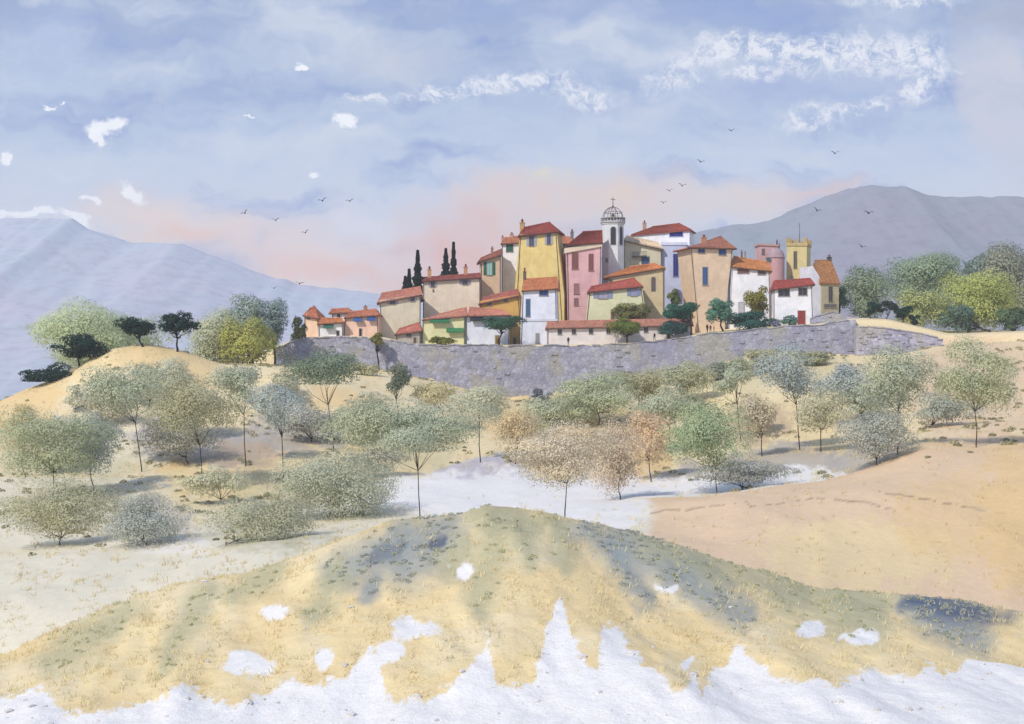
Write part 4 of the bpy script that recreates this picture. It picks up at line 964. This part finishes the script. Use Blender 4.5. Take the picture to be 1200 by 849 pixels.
# village trees on the terrace
VT = [(585, 404, (586, 381, 27, 12), (52, 96, 74), 'umbrella', 288.4, 'flat dark umbrella pine before the low white house'),
      (516, 406, (517, 401, 14, 6), (116, 118, 40), 'bush', 288.6, 'low olive bush before the lime yellow house'),
      (444, 421, (443, 398, 9.5, 7), (124, 122, 52), 'round', 283.0, 'little olive lollipop tree standing in front of the rampart'),
      (349, 404, (349, 389, 10, 17), (84, 92, 56), 'bush', 288.0, 'dark olive bush at the left end of the village'),
      (735, 404, (734, 385, 23, 13), (108, 124, 52), 'umbrella', 288.3, 'olive green spreading tree before the long row house'),
      (740, 378, (740, 366, 26, 11), (130, 132, 78), 'bush', 297.0, 'olive bush on the terrace of the pale green house'),
      (783, 402, (782, 387, 20, 10), (58, 96, 94), 'umbrella', 288.6, 'small teal tree in front of the row house right part'),
      (810, 392, (799, 366, 24, 15), (50, 106, 84), 'round', 288.8, 'glossy dark green roadside tree below the lavender house'),
      (790, 370, (789, 349, 8.5, 8), (112, 124, 70), 'bush', 297.5, 'small olive shrub peeping out behind the glossy green tree'),
      (847, 390, (841, 364, 18.5, 14), (94, 142, 122), 'round', 289.0, 'light teal round tree before the tapering tan house'),
      (888, 380, (888, 355, 16, 18.5), (134, 132, 54), 'round', 297.5, 'olive yellow bushy tree before the white house with the orange roof'),
      (880, 389, (880, 376, 30, 13), (48, 98, 90), 'bush', 289.4, 'long clipped teal hedge bush on the rampart'),
      (912, 384, (910, 380, 6, 4), (128, 132, 160), 'bush', 289.2, 'tiny lilac shrub right of the clipped teal hedge'),
      (926, 384, (926, 376, 9, 6.5), (98, 134, 122), 'bush', 289.8, 'small teal bush beside the red door'),
      (984, 366, (984, 352, 11, 12), (70, 104, 72), 'bush', 312.0, 'deep green bush behind the narrow olive stone house')]
for bx, by, cr_, c_, st, Y, lab in VT:
    tree('terrace_tree' if st != 'bush' else 'terrace_bush', lab, bx, by, cr_, c_, Y=Y, style=st, cat='tree' if st != 'bush' else 'bush', group='greenery on the village terrace', trunk=1.7, tcol=(44, 38, 34), dens=1.7, lf=0.72, lum=12)
# dark hedge creeping along the right wall
HC = (28, 62, 50)
for bx, by, cr_, lab in [(1020, 374, (1020, 362, 11, 6.5), 'dark evergreen bush, leftmost of the hedge over the right wall'), (1039, 374, (1040, 361, 12, 6.5), 'dark evergreen bush in the middle of the hedge over the right wall'), (1058, 384, (1060, 366, 12, 8), 'dark evergreen bush near the right end of the hedge'), (1070, 390, (1070, 374, 7, 7), 'dark evergreen bush ending the hedge by the lavender wall')]:
    tree('hedge_bush', lab, bx, by, cr_, HC, Y=291, style='bush', cat='bush', group='dark hedge over the right wall', dens=1.8, lf=0.7, lum=8)

# ---------------------------------------------------------------- people
def person(px, Y, label, h=1.72, face=0.0, coat=(34, 34, 44), legs=(40, 38, 46), step=0.18, arm=0.1):
    x = (px - CX) / F * Y; p = np.array((x, Y, ground(x, Y)))
    k = h / 1.75
    J = {'pel': (0, 0, .98), 'sp': (0, .01, 1.2), 'ch': (0, 0, 1.38), 'nk': (0, 0, 1.5), 'hd': (0, -.01, 1.6), 'tp': (0, 0, 1.72),
         'hl': (-.1, 0, .92), 'kl': (-.11, -step * .5, .5), 'al': (-.11, -step * .3, .09), 'fl': (-.12, -step * .3 - .17, .04),
         'hr': (.1, 0, .92), 'kr': (.11, step * .1, .5), 'ar': (.11, step * .9, .1), 'fr': (.12, step * .9 - .16, .04),
         'sl': (-.19, 0, 1.41), 'el': (-.25, arm * .3, 1.14), 'wl': (-.24, -arm, .9), 'gl': (-.23, -arm - .02, .8),
         'sr': (.19, 0, 1.41), 'er': (.25, .02, 1.14), 'wr': (.24, -arm * .8, .92), 'gr': (.23, -arm, .82)}
    Rr_ = dict(pel=.15, sp=.13, ch=.16, nk=.06, hd=.10, tp=.075, hl=.1, kl=.065, al=.045, fl=.04, hr=.1, kr=.065, ar=.045, fr=.04, sl=.075, el=.05, wl=.035, gl=.045, sr=.075, er=.05, wr=.035, gr=.045)
    E = [('pel', 'sp'), ('sp', 'ch'), ('ch', 'nk'), ('nk', 'hd'), ('hd', 'tp'), ('pel', 'hl'), ('hl', 'kl'), ('kl', 'al'), ('al', 'fl'), ('pel', 'hr'), ('hr', 'kr'), ('kr', 'ar'), ('ar', 'fr'), ('ch', 'sl'), ('sl', 'el'), ('el', 'wl'), ('wl', 'gl'), ('ch', 'sr'), ('sr', 'er'), ('er', 'wr'), ('wr', 'gr')]
    names = list(J); me = bpy.data.meshes.new('person')
    me.from_pydata([tuple(q * k for q in J[n]) for n in names], [(names.index(a), names.index(b)) for a, b in E], []); me.update()
    o = bpy.data.objects.new('person', me); C.objects.link(o); o.location = p; o.rotation_euler = (0, 0, face)
    md = o.modifiers.new('skin', 'SKIN'); md.use_smooth_shade = True
    lay = me.skin_vertices if len(me.skin_vertices) else None
    if lay is None:
        import bmesh
        bmx = bmesh.new(); bmx.from_mesh(me); bmx.verts.layers.skin.verify(); bmx.to_mesh(me); bmx.free()
    sv = me.skin_vertices[0].data
    for i, n in enumerate(names): sv[i].radius = (Rr_[n] * k, Rr_[n] * k); sv[i].use_root = (n == 'pel')
    ss = o.modifiers.new('sub', 'SUBSURF'); ss.levels = 1; ss.render_levels = 1
    m, nt, b = new_mat('clothing')
    tc = N(nt, 'ShaderNodeTexCoord'); sx = N(nt, 'ShaderNodeSeparateXYZ'); nt.links.new(tc.outputs['Object'], sx.inputs[0])
    c1 = mixcol(nt, mth(nt, 'GREATER_THAN', sx.outputs[2], .95 * k), lin(legs), lin(coat)); c2 = mixcol(nt, mth(nt, 'GREATER_THAN', sx.outputs[2], 1.5 * k), c1, lin((170, 124, 100)))
    c3 = mixcol(nt, mth(nt, 'GREATER_THAN', sx.outputs[2], 1.68 * k), c2, lin((40, 32, 28))); nt.links.new(c3, b.inputs['Base Color'])
    me.materials.append(m)
    tag(o, label, 'person', 'people on the village terrace')
person(666, 288.0, 'person in dark clothes standing before the left part of the long row house', 1.75, 0.3)
person(767, 287.8, 'person in a dark coat walking between the two small trees by the row house', 1.7, -0.9, (44, 36, 40), step=.3)
person(828.8, 289.2, 'tallest person of the three below the tapering tan house', 1.85, 0.5, (38, 32, 30))
person(832.6, 288.6, 'middle person of the three below the tapering tan house', 1.6, -0.6, (52, 36, 34), step=.25)
person(836.6, 289.4, 'small person on the right of the three below the tapering tan house', 1.35, 1.2, (64, 44, 34), (40, 40, 60), step=.22)

# ---------------------------------------------------------------- birds
def bird(px, py, Y, w, tilt, up, label):
    c = at(px, py, Y); s = w / F * Y * 0.62
    m = MB(); ang = tilt
    def q(x, y, z): return (x * math.cos(ang) * s - z * math.sin(ang) * s + c[0], y * s + c[1], x * math.sin(ang) * s + z * math.cos(ang) * s + c[2])
    body = [(0, -.55, 0, .05), (0, -.42, 0, .11), (0, -.1, -.02, .16), (0, .25, 0, .1), (0, .6, .02, .05)]
    m.tube([q(a, b_, c_) for a, b_, c_, _ in body], [r_ * s for *_, r_ in body], 7)
    for sg in (-1, 1):
        a = [(0.05 * sg, -.25, .02), (.5 * sg, -.3, up * .8), (1.0 * sg, .05, up * .7 + .05), (.5 * sg, .16, up * .75), (0.05 * sg, .2, 0)]
        top = [q(x, y, z + .05) for x, y, z in a]; bot = [q(x, y, z) for x, y, z in a]
        m.add(bot + top, [(0, 1, 3, 4), (1, 2, 3), (9, 8, 6, 5), (8, 7, 6)] + [(i, (i + 1) % 5, 5 + (i + 1) % 5, 5 + i) for i in range(5)])
    m.add([q(-.12, .85, .02), q(.12, .85, .02), q(.04, .5, .04), q(-.04, .5, .04), q(-.12, .85, 0), q(.12, .85, 0), q(.04, .5, 0), q(-.04, .5, 0)], [(0, 1, 2, 3), (7, 6, 5, 4), (0, 4, 5, 1), (2, 6, 7, 3)])
    o = m.build('bird', paint((22, 22, 30)), None, origin=tuple(c)); tag(o, label, 'bird', 'birds circling over the village')
BD = [(287, 250, 150, 8, .6, .5, 'steeply tilted bird at the left end of the left flock'), (323, 258.5, 150, 8, .1, .5, 'bird low between the tilted bird and the village, left flock'), (358, 273, 155, 8, .35, .5, 'lowest bird against the pink sky left of the village'),
      (378, 235.5, 160, 9, .3, .45, 'high bird, left of the upper pair over the left valley'), (410, 236, 160, 8, .2, .4, 'high bird, right of the upper pair over the left valley'), (321, 338, 140, 7, 0, .4, 'bird before the lavender slope of the left mountain, left of three'),
      (333, 354, 140, 7, .25, .3, 'lowest bird before the left mountain, above the blue tree'), (351, 332.5, 145, 9, -.1, .3, 'bird crossing the ridge line of the left mountain'),
      (857, 153.5, 170, 7, .1, .4, 'highest bird, alone under the white cloud bank'), (821, 190, 165, 8, -.2, .4, 'bird high between the topmost bird and the bell tower'), (978.5, 180, 160, 8, 0, .5, 'bird high over the summit of the right mountain'),
      (799.5, 218, 150, 8, -.1, .5, 'rightmost bird of the trio above the wide red roof'), (784.5, 224, 150, 7, .1, .5, 'middle bird of the trio above the wide red roof'), (777.5, 238, 150, 7, 0, .5, 'lowest bird of the trio above the wide red roof'),
      (957.5, 247, 150, 8, -.35, .5, 'bird crossing the ridge of the right mountain above the mast'), (1018, 250, 145, 10, -.1, .35, 'largest bird, against the upper right mountain'), (1010, 289.5, 145, 8, -.3, .4, 'bird low before the right mountain near the narrow stone house')]
for b_ in BD: bird(*b_)

# ---------------------------------------------------------------- ground cover
def blades(name, n, accept, size, mat, ymin, ymax, xr=(-40, 1240), tuft=5, seed=3, lean=.5):
    r = np.random.default_rng(seed); out = []
    m_ = (rows > ymin) & (rows < ymax); R_ = np.nonzero(m_)[0]; Cc = np.nonzero((cols > xr[0]) & (cols < xr[1]))[0]
    w = np.repeat((rows[R_] * np.gradient(rows)[R_])[:, None], len(Cc), 1) * accept[np.ix_(R_, Cc)]; w = w.ravel(); w /= w.sum()
    pick = r.choice(len(w), n, p=w); i = R_[pick // len(Cc)]; j = Cc[pick % len(Cc)]
    fx = r.random(n); fy = r.random(n); i2 = np.minimum(i + 1, nr - 1); j2 = np.minimum(j + 1, nc - 1)
    lerp = lambda A: (A[i, j] * (1 - fx) + A[i, j2] * fx) * (1 - fy) + (A[i2, j] * (1 - fx) + A[i2, j2] * fx) * fy
    P = np.stack([lerp(XS), lerp(YS), lerp(TZ)], 1)
    P = np.repeat(P, tuft, 0) + r.normal(size=(n * tuft, 3)) * np.array((size * .45, size * .45, 0)); k = len(P)
    a = r.random(k) * 6.283; d = np.stack([np.cos(a), np.sin(a), 0 * a], 1); h_ = size * r.uniform(.5, 1.2, k)[:, None]
    tip = P + np.array((0, 0, 1)) * h_ + np.stack([r.normal(size=k), r.normal(size=k), 0 * a], 1) * h_ * lean; wd = h_ * 0.12
    V = np.stack([P - d * wd - (0, 0, .03), P + d * wd - (0, 0, .03), tip], 1).reshape(-1, 3)
    o = mesh_obj(name, V, np.arange(3 * k).reshape(-1, 3), mat); o['kind'] = 'stuff'
    return o
notw = np.clip(1 - whit * 1.3, 0, 1)
sk_ = np.zeros_like(PXg)
for s in STREAKS: sk_ = np.maximum(sk_, seg(*s[:5]))
clump = np.clip((fbm(PXg / 18.0, YS / 2.0, 4) - 0.42) * 6, 0.03, 1)
o = blades('grass', 3000, notw * clump * (1 - 0.6 * sk_), .17, foliage((230, 216, 178)), 30, 63); tag(o, 'short straw coloured dry grass over the near hill', 'grass')
o = blades('grass', 12000, np.clip((fbm(PXg / 20.0, YS / 5.0, 4) - 0.47) * 6, 0.02, 1) * (1 - 0.9 * (ell(600, 585, 200, 34) > .3)) * (1 - .6 * spurm), .3, foliage((220, 206, 166)), 84, 275); tag(o, 'tufts of pale dry grass across the slopes under the rampart', 'grass')
sk = np.zeros_like(PXg)
for s in STREAKS: sk = np.maximum(sk, seg(*s[:5]))
def shrubs(name, n, acc, rad, mat, ymin, ymax, seed, per=26):
    r = np.random.default_rng(seed)
    R_ = np.nonzero((rows > ymin) & (rows < ymax))[0]; Cc = np.nonzero((cols > -40) & (cols < 1240))[0]
    w = np.repeat((rows[R_] * np.gradient(rows)[R_])[:, None], len(Cc), 1) * acc[np.ix_(R_, Cc)]; w = w.ravel(); w /= w.sum()
    pick = r.choice(len(w), n, p=w); i = R_[pick // len(Cc)]; j = Cc[pick % len(Cc)]; P = np.stack([XS[i, j], YS[i, j], TZ[i, j]], 1)
    sc_ = r.uniform(.5, 1.3, n); k = n * per; d = r.normal(size=(k, 3)); d /= np.linalg.norm(d, axis=1)[:, None]; d[:, 2] = np.abs(d[:, 2])
    Q = np.repeat(P, per, 0) + d * np.repeat(sc_, per)[:, None] * np.array((rad, rad, rad * .6)) * r.uniform(.6, 1.05, k)[:, None]
    nn = d + r.normal(size=(k, 3)) * .5; nn /= np.linalg.norm(nn, axis=1)[:, None]; a = np.cross(nn, r.normal(size=(k, 3))); a /= np.linalg.norm(a, axis=1)[:, None]; b = np.cross(nn, a); s_ = rad * .26
    V = np.stack([Q - a * s_, Q + b * s_ * .6, Q + a * s_, Q - b * s_ * .6], 1).reshape(-1, 3)
    o = mesh_obj(name, V, np.arange(4 * k).reshape(-1, 4), mat); o['kind'] = 'stuff'; return o
dark = np.zeros_like(PXg)
for s in STREAKS:
    if s[5] is not OLIVE: dark = np.maximum(dark, seg(*s[:5]))
o = shrubs('scrub', 260, np.clip((sk - .2) * 1.2, 0, 1) ** 2 * (1 - .5 * dark), .16, foliage((192, 194, 160)), 36, 62, 5); tag(o, 'low olive heath scrub in the gullies of the near hill', 'scrub')
o = shrubs('scrub', 240, np.clip((dark - .2) * 1.2, 0, 1) ** 2, .16, foliage((172, 178, 170)), 36, 62, 6); tag(o, 'low blue grey heath scrub in the dark gullies of the near hill', 'scrub')
o = shrubs('scrub', 900, np.clip((fbm(PXg / 30.0, YS / 9.0, 4) - 0.53) * 8, 0.0, 1) * (1 - (ell(600, 585, 190, 34) > .3)) * (1 - .9 * spurm), .55, foliage((158, 156, 124)), 118, 272, 7, 30); tag(o, 'scattered dusty scrub between the trees of the slope', 'scrub')
# stones lying on the chalk
r = np.random.default_rng(11); R_ = np.nonzero((rows > 36) & (rows < 60))[0]; m = MB()
wt = (0.08 + whit)[R_][:, (cols > -20) & (cols < 1220)]; Cc = np.nonzero((cols > -20) & (cols < 1220))[0]; wt = wt.ravel() / wt.sum()
for pk in r.choice(len(wt), 220, p=wt):
    i = R_[pk // len(Cc)]; j = Cc[pk % len(Cc)]; s_ = 0.035 + 0.12 * r.random() ** 4; c = np.array((XS[i, j], YS[i, j], TZ[i, j] + s_ * .25))
    pts = [c + np.array((math.cos(a) * s_ * r.uniform(.7, 1.2), math.sin(a) * s_ * r.uniform(.7, 1.2), z * s_ * .6)) for z, ph in ((-.6, 0), (.35, .4)) for a in (ph + np.arange(6) * 1.047)] + [c + np.array((0, 0, s_ * .55))]
    m.add(pts, [(q, (q + 1) % 6, 6 + (q + 1) % 6, 6 + q) for q in range(6)] + [(6 + q, 6 + (q + 1) % 6, 12) for q in range(6)])
o = m.build('stones', plaster((206, 202, 196))); o['kind'] = 'stuff'; tag(o, 'small pale stones strewn on the chalky ground', 'stones')

# ---------------------------------------------------------------- sky, sun, air, camera
W = bpy.data.worlds.new('World'); sc.world = W; W.use_nodes = True; nt = W.node_tree; bg = nt.nodes['Background']
SUN_EL, SUN_AZ = math.radians(41), math.radians(220)      # azimuth from +Y towards +X
sky = N(nt, 'ShaderNodeTexSky', sky_type='NISHITA'); sky.sun_disc = False; sky.sun_elevation = SUN_EL; sky.sun_rotation = SUN_AZ; sky.air_density = 1.0; sky.dust_density = 1.0
tc = N(nt, 'ShaderNodeTexCoord'); sx = N(nt, 'ShaderNodeSeparateXYZ'); nt.links.new(tc.outputs['Generated'], sx.inputs[0])
yy = mth(nt, 'MAXIMUM', mth(nt, 'ABSOLUTE', sx.outputs[1]), 0.06)
U = mth(nt, 'MULTIPLY_ADD', mth(nt, 'DIVIDE', sx.outputs[0], yy), F, CX); Vv = mth(nt, 'MULTIPLY_ADD', mth(nt, 'DIVIDE', sx.outputs[2], yy), -F, CY)
cb = N(nt, 'ShaderNodeCombineXYZ'); nt.links.new(U, cb.inputs[0]); nt.links.new(Vv, cb.inputs[1])
def warp(vec, sc_, amt, det=3):
    n = noise(nt, sc_, det, 0.65, vec); a = N(nt, 'ShaderNodeVectorMath', operation='SUBTRACT'); nt.links.new(n.outputs[1], a.inputs[0]); a.inputs[1].default_value = (.5, .5, .5)
    b = N(nt, 'ShaderNodeVectorMath', operation='MULTIPLY_ADD'); nt.links.new(a.outputs[0], b.inputs[0]); b.inputs[1].default_value = (amt, amt * .7, 0); nt.links.new(vec, b.inputs[2]); return b.outputs[0]
soft = warp(cb.outputs[0], 0.011, 120); crisp = warp(cb.outputs[0], 0.03, 60, 8)
ragged = warp(warp(cb.outputs[0], 0.02, 60, 3), 0.09, 40, 6)
def blob(vec, cx, cy, rx, ry, s0, s1, amt, rot=0):
    mp = N(nt, 'ShaderNodeMapping', vector_type='TEXTURE'); mp.inputs[1].default_value = (cx, cy, 0); mp.inputs[2].default_value = (0, 0, math.radians(rot)); mp.inputs[3].default_value = (rx, ry, 1)
    nt.links.new(vec, mp.inputs[0]); l = N(nt, 'ShaderNodeVectorMath', operation='LENGTH')
    fl = N(nt, 'ShaderNodeVectorMath', operation='MULTIPLY'); nt.links.new(mp.outputs[0], fl.inputs[0]); fl.inputs[1].default_value = (1, 1, 0); nt.links.new(fl.outputs[0], l.inputs[0])
    return rng_map(nt, l.outputs['Value'], s0, s1, amt, 0)
K = 9.3
def sc10(c): return tuple(v * K for v in lin(c))
ramp = N(nt, 'ShaderNodeValToRGB'); nt.links.new(rng_map(nt, Vv, -300, 450, 0, 1), ramp.inputs[0])
cr = ramp.color_ramp
stops = [(-300, (120, 150, 205)), (0, (146, 166, 204)), (110, (160, 180, 214)), (200, (186, 200, 224)), (270, (206, 208, 222)), (340, (216, 206, 210)), (450, (216, 212, 216))]
cr.elements[0].position = 0; cr.elements[0].color = (*lin(stops[0][1]), 1); cr.elements[1].position = 1; cr.elements[1].color = (*lin(stops[-1][1]), 1)
for y_, c_ in stops[1:-1]: e = cr.elements.new((y_ + 300) / 750); e.color = (*lin(c_), 1)
sm = N(nt, 'ShaderNodeVectorMath', operation='SCALE'); nt.links.new(ramp.outputs[0], sm.inputs[0]); sm.inputs['Scale'].default_value = K
cur = mixcol(nt, 0.9, sky.outputs[0], sm.outputs[0])
mpn = N(nt, 'ShaderNodeMapping'); mpn.inputs['Rotation'].default_value = (0, 0, math.radians(-22)); mpn.inputs['Scale'].default_value = (0.004, 0.013, 1); nt.links.new(soft, mpn.inputs[0])
na = noise(nt, 1.0, 5, 0.6, mpn.outputs[0]); nb = noise(nt, 0.012, 5, 0.62, soft)
cur = mixcol(nt, rng_map(nt, na.outputs[0], 0.47, 0.66, 0, 0.75), cur, sc10((206, 214, 228)))
cur = mixcol(nt, rng_map(nt, na.outputs[0], 0.47, 0.3, 0, 1.0), cur, sc10((118, 146, 202)))
cur = mixcol(nt, rng_map(nt, nb.outputs[0], 0.55, 0.72, 0, 0.35), cur, sc10((208, 212, 222)))
mo_n = noise(nt, 0.02, 6, 0.62, soft); mott = rng_map(nt, mo_n.outputs[0], 0.35, 0.6, 0.8, 1.25)
for q in [(470, 75, 90, 40, .2, 1.2, .5, 0, (206, 210, 220)), (700, 8, 330, 16, .2, 1.3, .6, 2, (140, 162, 208)), (900, 100, 110, 26, .1, 1.2, .6, 5, (146, 166, 212)), (1030, 95, 70, 60, .1, 1.2, .55, 0, (156, 174, 214)), (690, 135, 70, 12, .1, 1.2, .5, -8, (148, 168, 210)), (760, 120, 40, 10, .1, 1.2, .4, 0, (150, 170, 212)),
          (1175, 120, 55, 120, .5, 1.0, .8, -12, (196, 200, 214)), (1180, 18, 70, 22, .3, 1.2, .6, 0, (158, 166, 190)), (60, 60, 60, 60, .2, 1.3, .4, 0, (190, 206, 232)), (1120, 190, 90, 30, .2, 1.2, .4, 0, (172, 190, 222)),
          (190, 262, 110, 34, .3, 1.15, .8, 6, (232, 208, 192)), (225, 276, 60, 14, .1, 1.1, .7, 5, (232, 184, 160)), (360, 305, 150, 48, .3, 1.15, .85, 14, (232, 206, 194)), (420, 320, 110, 18, .1, 1.2, .6, 8, (228, 170, 146)), (560, 285, 130, 60, .3, 1.15, .85, -4, (226, 184, 166)), (520, 300, 60, 34, .1, 1.2, .6, 0, (226, 158, 136)), (590, 230, 70, 32, .2, 1.1, .7, -6, (222, 200, 192)), (560, 255, 26, 20, .1, 1.2, .5, 0, (226, 178, 164)),
          (700, 235, 140, 44, .3, 1.15, .8, 0, (226, 202, 186)), (650, 206, 26, 12, .1, 1.2, .7, 0, (226, 218, 180)), (860, 240, 130, 30, .3, 1.15, .75, -8, (222, 206, 198)), (950, 222, 60, 12, .1, 1.2, .6, -14, (222, 190, 184)), (430, 262, 54, 24, .3, 1.1, .6, 8, (218, 216, 224))]:
    cur = mixcol(nt, mth(nt, 'MULTIPLY', blob(soft, *q[:8]), mott), cur, sc10(q[8]))
WH = sc10((246, 248, 252)); WG = sc10((230, 233, 241))
for q in [(128, 149, 27, 11, -10), (118, 160, 10, 14, 0), (153, 226, 24, 8, 40), (110, 236, 14, 5, 15), (405, 142, 13, 8, 20), (371, 204, 9, 5, 0), (347, 78, 8, 5, 20), (5, 186, 12, 8, 0), (38, 248, 34, 6, -4), (90, 254, 24, 6, 25), (5, 252, 12, 6, 0), (60, 128, 8, 3, -10), (292, 132, 6, 2, 0)]:
    cur = mixcol(nt, blob(crisp, *q[:4], 0.6, 1.06, 0.95, q[4]), cur, WH)
br_n = noise(nt, 0.05, 9, 0.8, warp(cb.outputs[0], 0.02, 50, 3)); brk = rng_map(nt, br_n.outputs[0], 0.44, 0.56, 0.0, 1.0)
for q in [(530, 106, 62, 7, -5), (620, 98, 62, 9, -3), (690, 112, 40, 10, 6), (790, 92, 34, 15, -20), (840, 62, 60, 13, -5), (900, 52, 60, 12, 4), (955, 66, 60, 19, 4), (1030, 64, 50, 22, 0), (1080, 74, 36, 24, 40), (1070, 105, 22, 14, -30), (880, 88, 32, 9, 0), (950, 138, 36, 12, -6), (1010, 128, 34, 6, -10), (1062, 4, 60, 7, -2), (1120, 82, 10, 4, 20), (430, 118, 30, 3, 4)]:
    cur = mixcol(nt, mth(nt, 'MULTIPLY', brk, blob(ragged, q[0], q[1], q[2] * 1.2, q[3] * 1.35, 0.45, 1.2, 0.95, q[4])), cur, WG)
nt.links.new(cur, bg.inputs[0]); bg.inputs[1].default_value = 0.097

L = bpy.data.lights.new('sun', 'SUN'); L.energy = 3.0; L.angle = math.radians(0.6); L.color = (1.0, 0.93, 0.84)
so = bpy.data.objects.new('sun', L); C.objects.link(so)
sd_ = Vector((math.sin(SUN_AZ) * math.cos(SUN_EL), math.cos(SUN_AZ) * math.cos(SUN_EL), math.sin(SUN_EL)))
so.rotation_euler = sd_.to_track_quat('Z', 'Y').to_euler()

# the air between the eye and the mountains
hz = MB(); hz.hexa([(-4300, -400, -96), (4300, -400, -96), (4300, 3420, -96), (-4300, 3420, -96)], [(-4300, -400, 345), (4300, -400, 345), (4300, 3420, 345), (-4300, 3420, 345)])
hm = bpy.data.materials.new('haze'); hm.use_nodes = True; hn = hm.node_tree; hn.nodes.remove(hn.nodes['Principled BSDF'])
pv = hn.nodes.new('ShaderNodeVolumePrincipled'); pv.inputs['Color'].default_value = (0.87, 0.89, 0.96, 1); pv.inputs['Density'].default_value = 0.0002; pv.inputs['Anisotropy'].default_value = 0.0
hn.links.new(pv.outputs[0], hn.nodes['Material Output'].inputs['Volume'])
ho = hz.build('haze', hm); ho['kind'] = 'stuff'; tag(ho, 'pale lavender summer haze over the valley', 'haze')

cam = bpy.data.cameras.new('camera'); co = bpy.data.objects.new('camera', cam); C.objects.link(co); sc.camera = co
cam.sensor_width = 36; cam.lens = 36 * F / 1200; cam.clip_start = 0.5; cam.clip_end = 20000
co.location = (0, 0, 0); co.rotation_euler = (math.pi / 2, 0, 0)
vs = sc.view_settings; vs.view_transform = 'Standard'; vs.look = 'None'; vs.gamma = 1; vs.use_curve_mapping = False; vs.exposure = 0.3
sc.cycles.volume_bounces = 1; sc.cycles.max_bounces = 6; sc.cycles.diffuse_bounces = 3; sc.cycles.transmission_bounces = 2
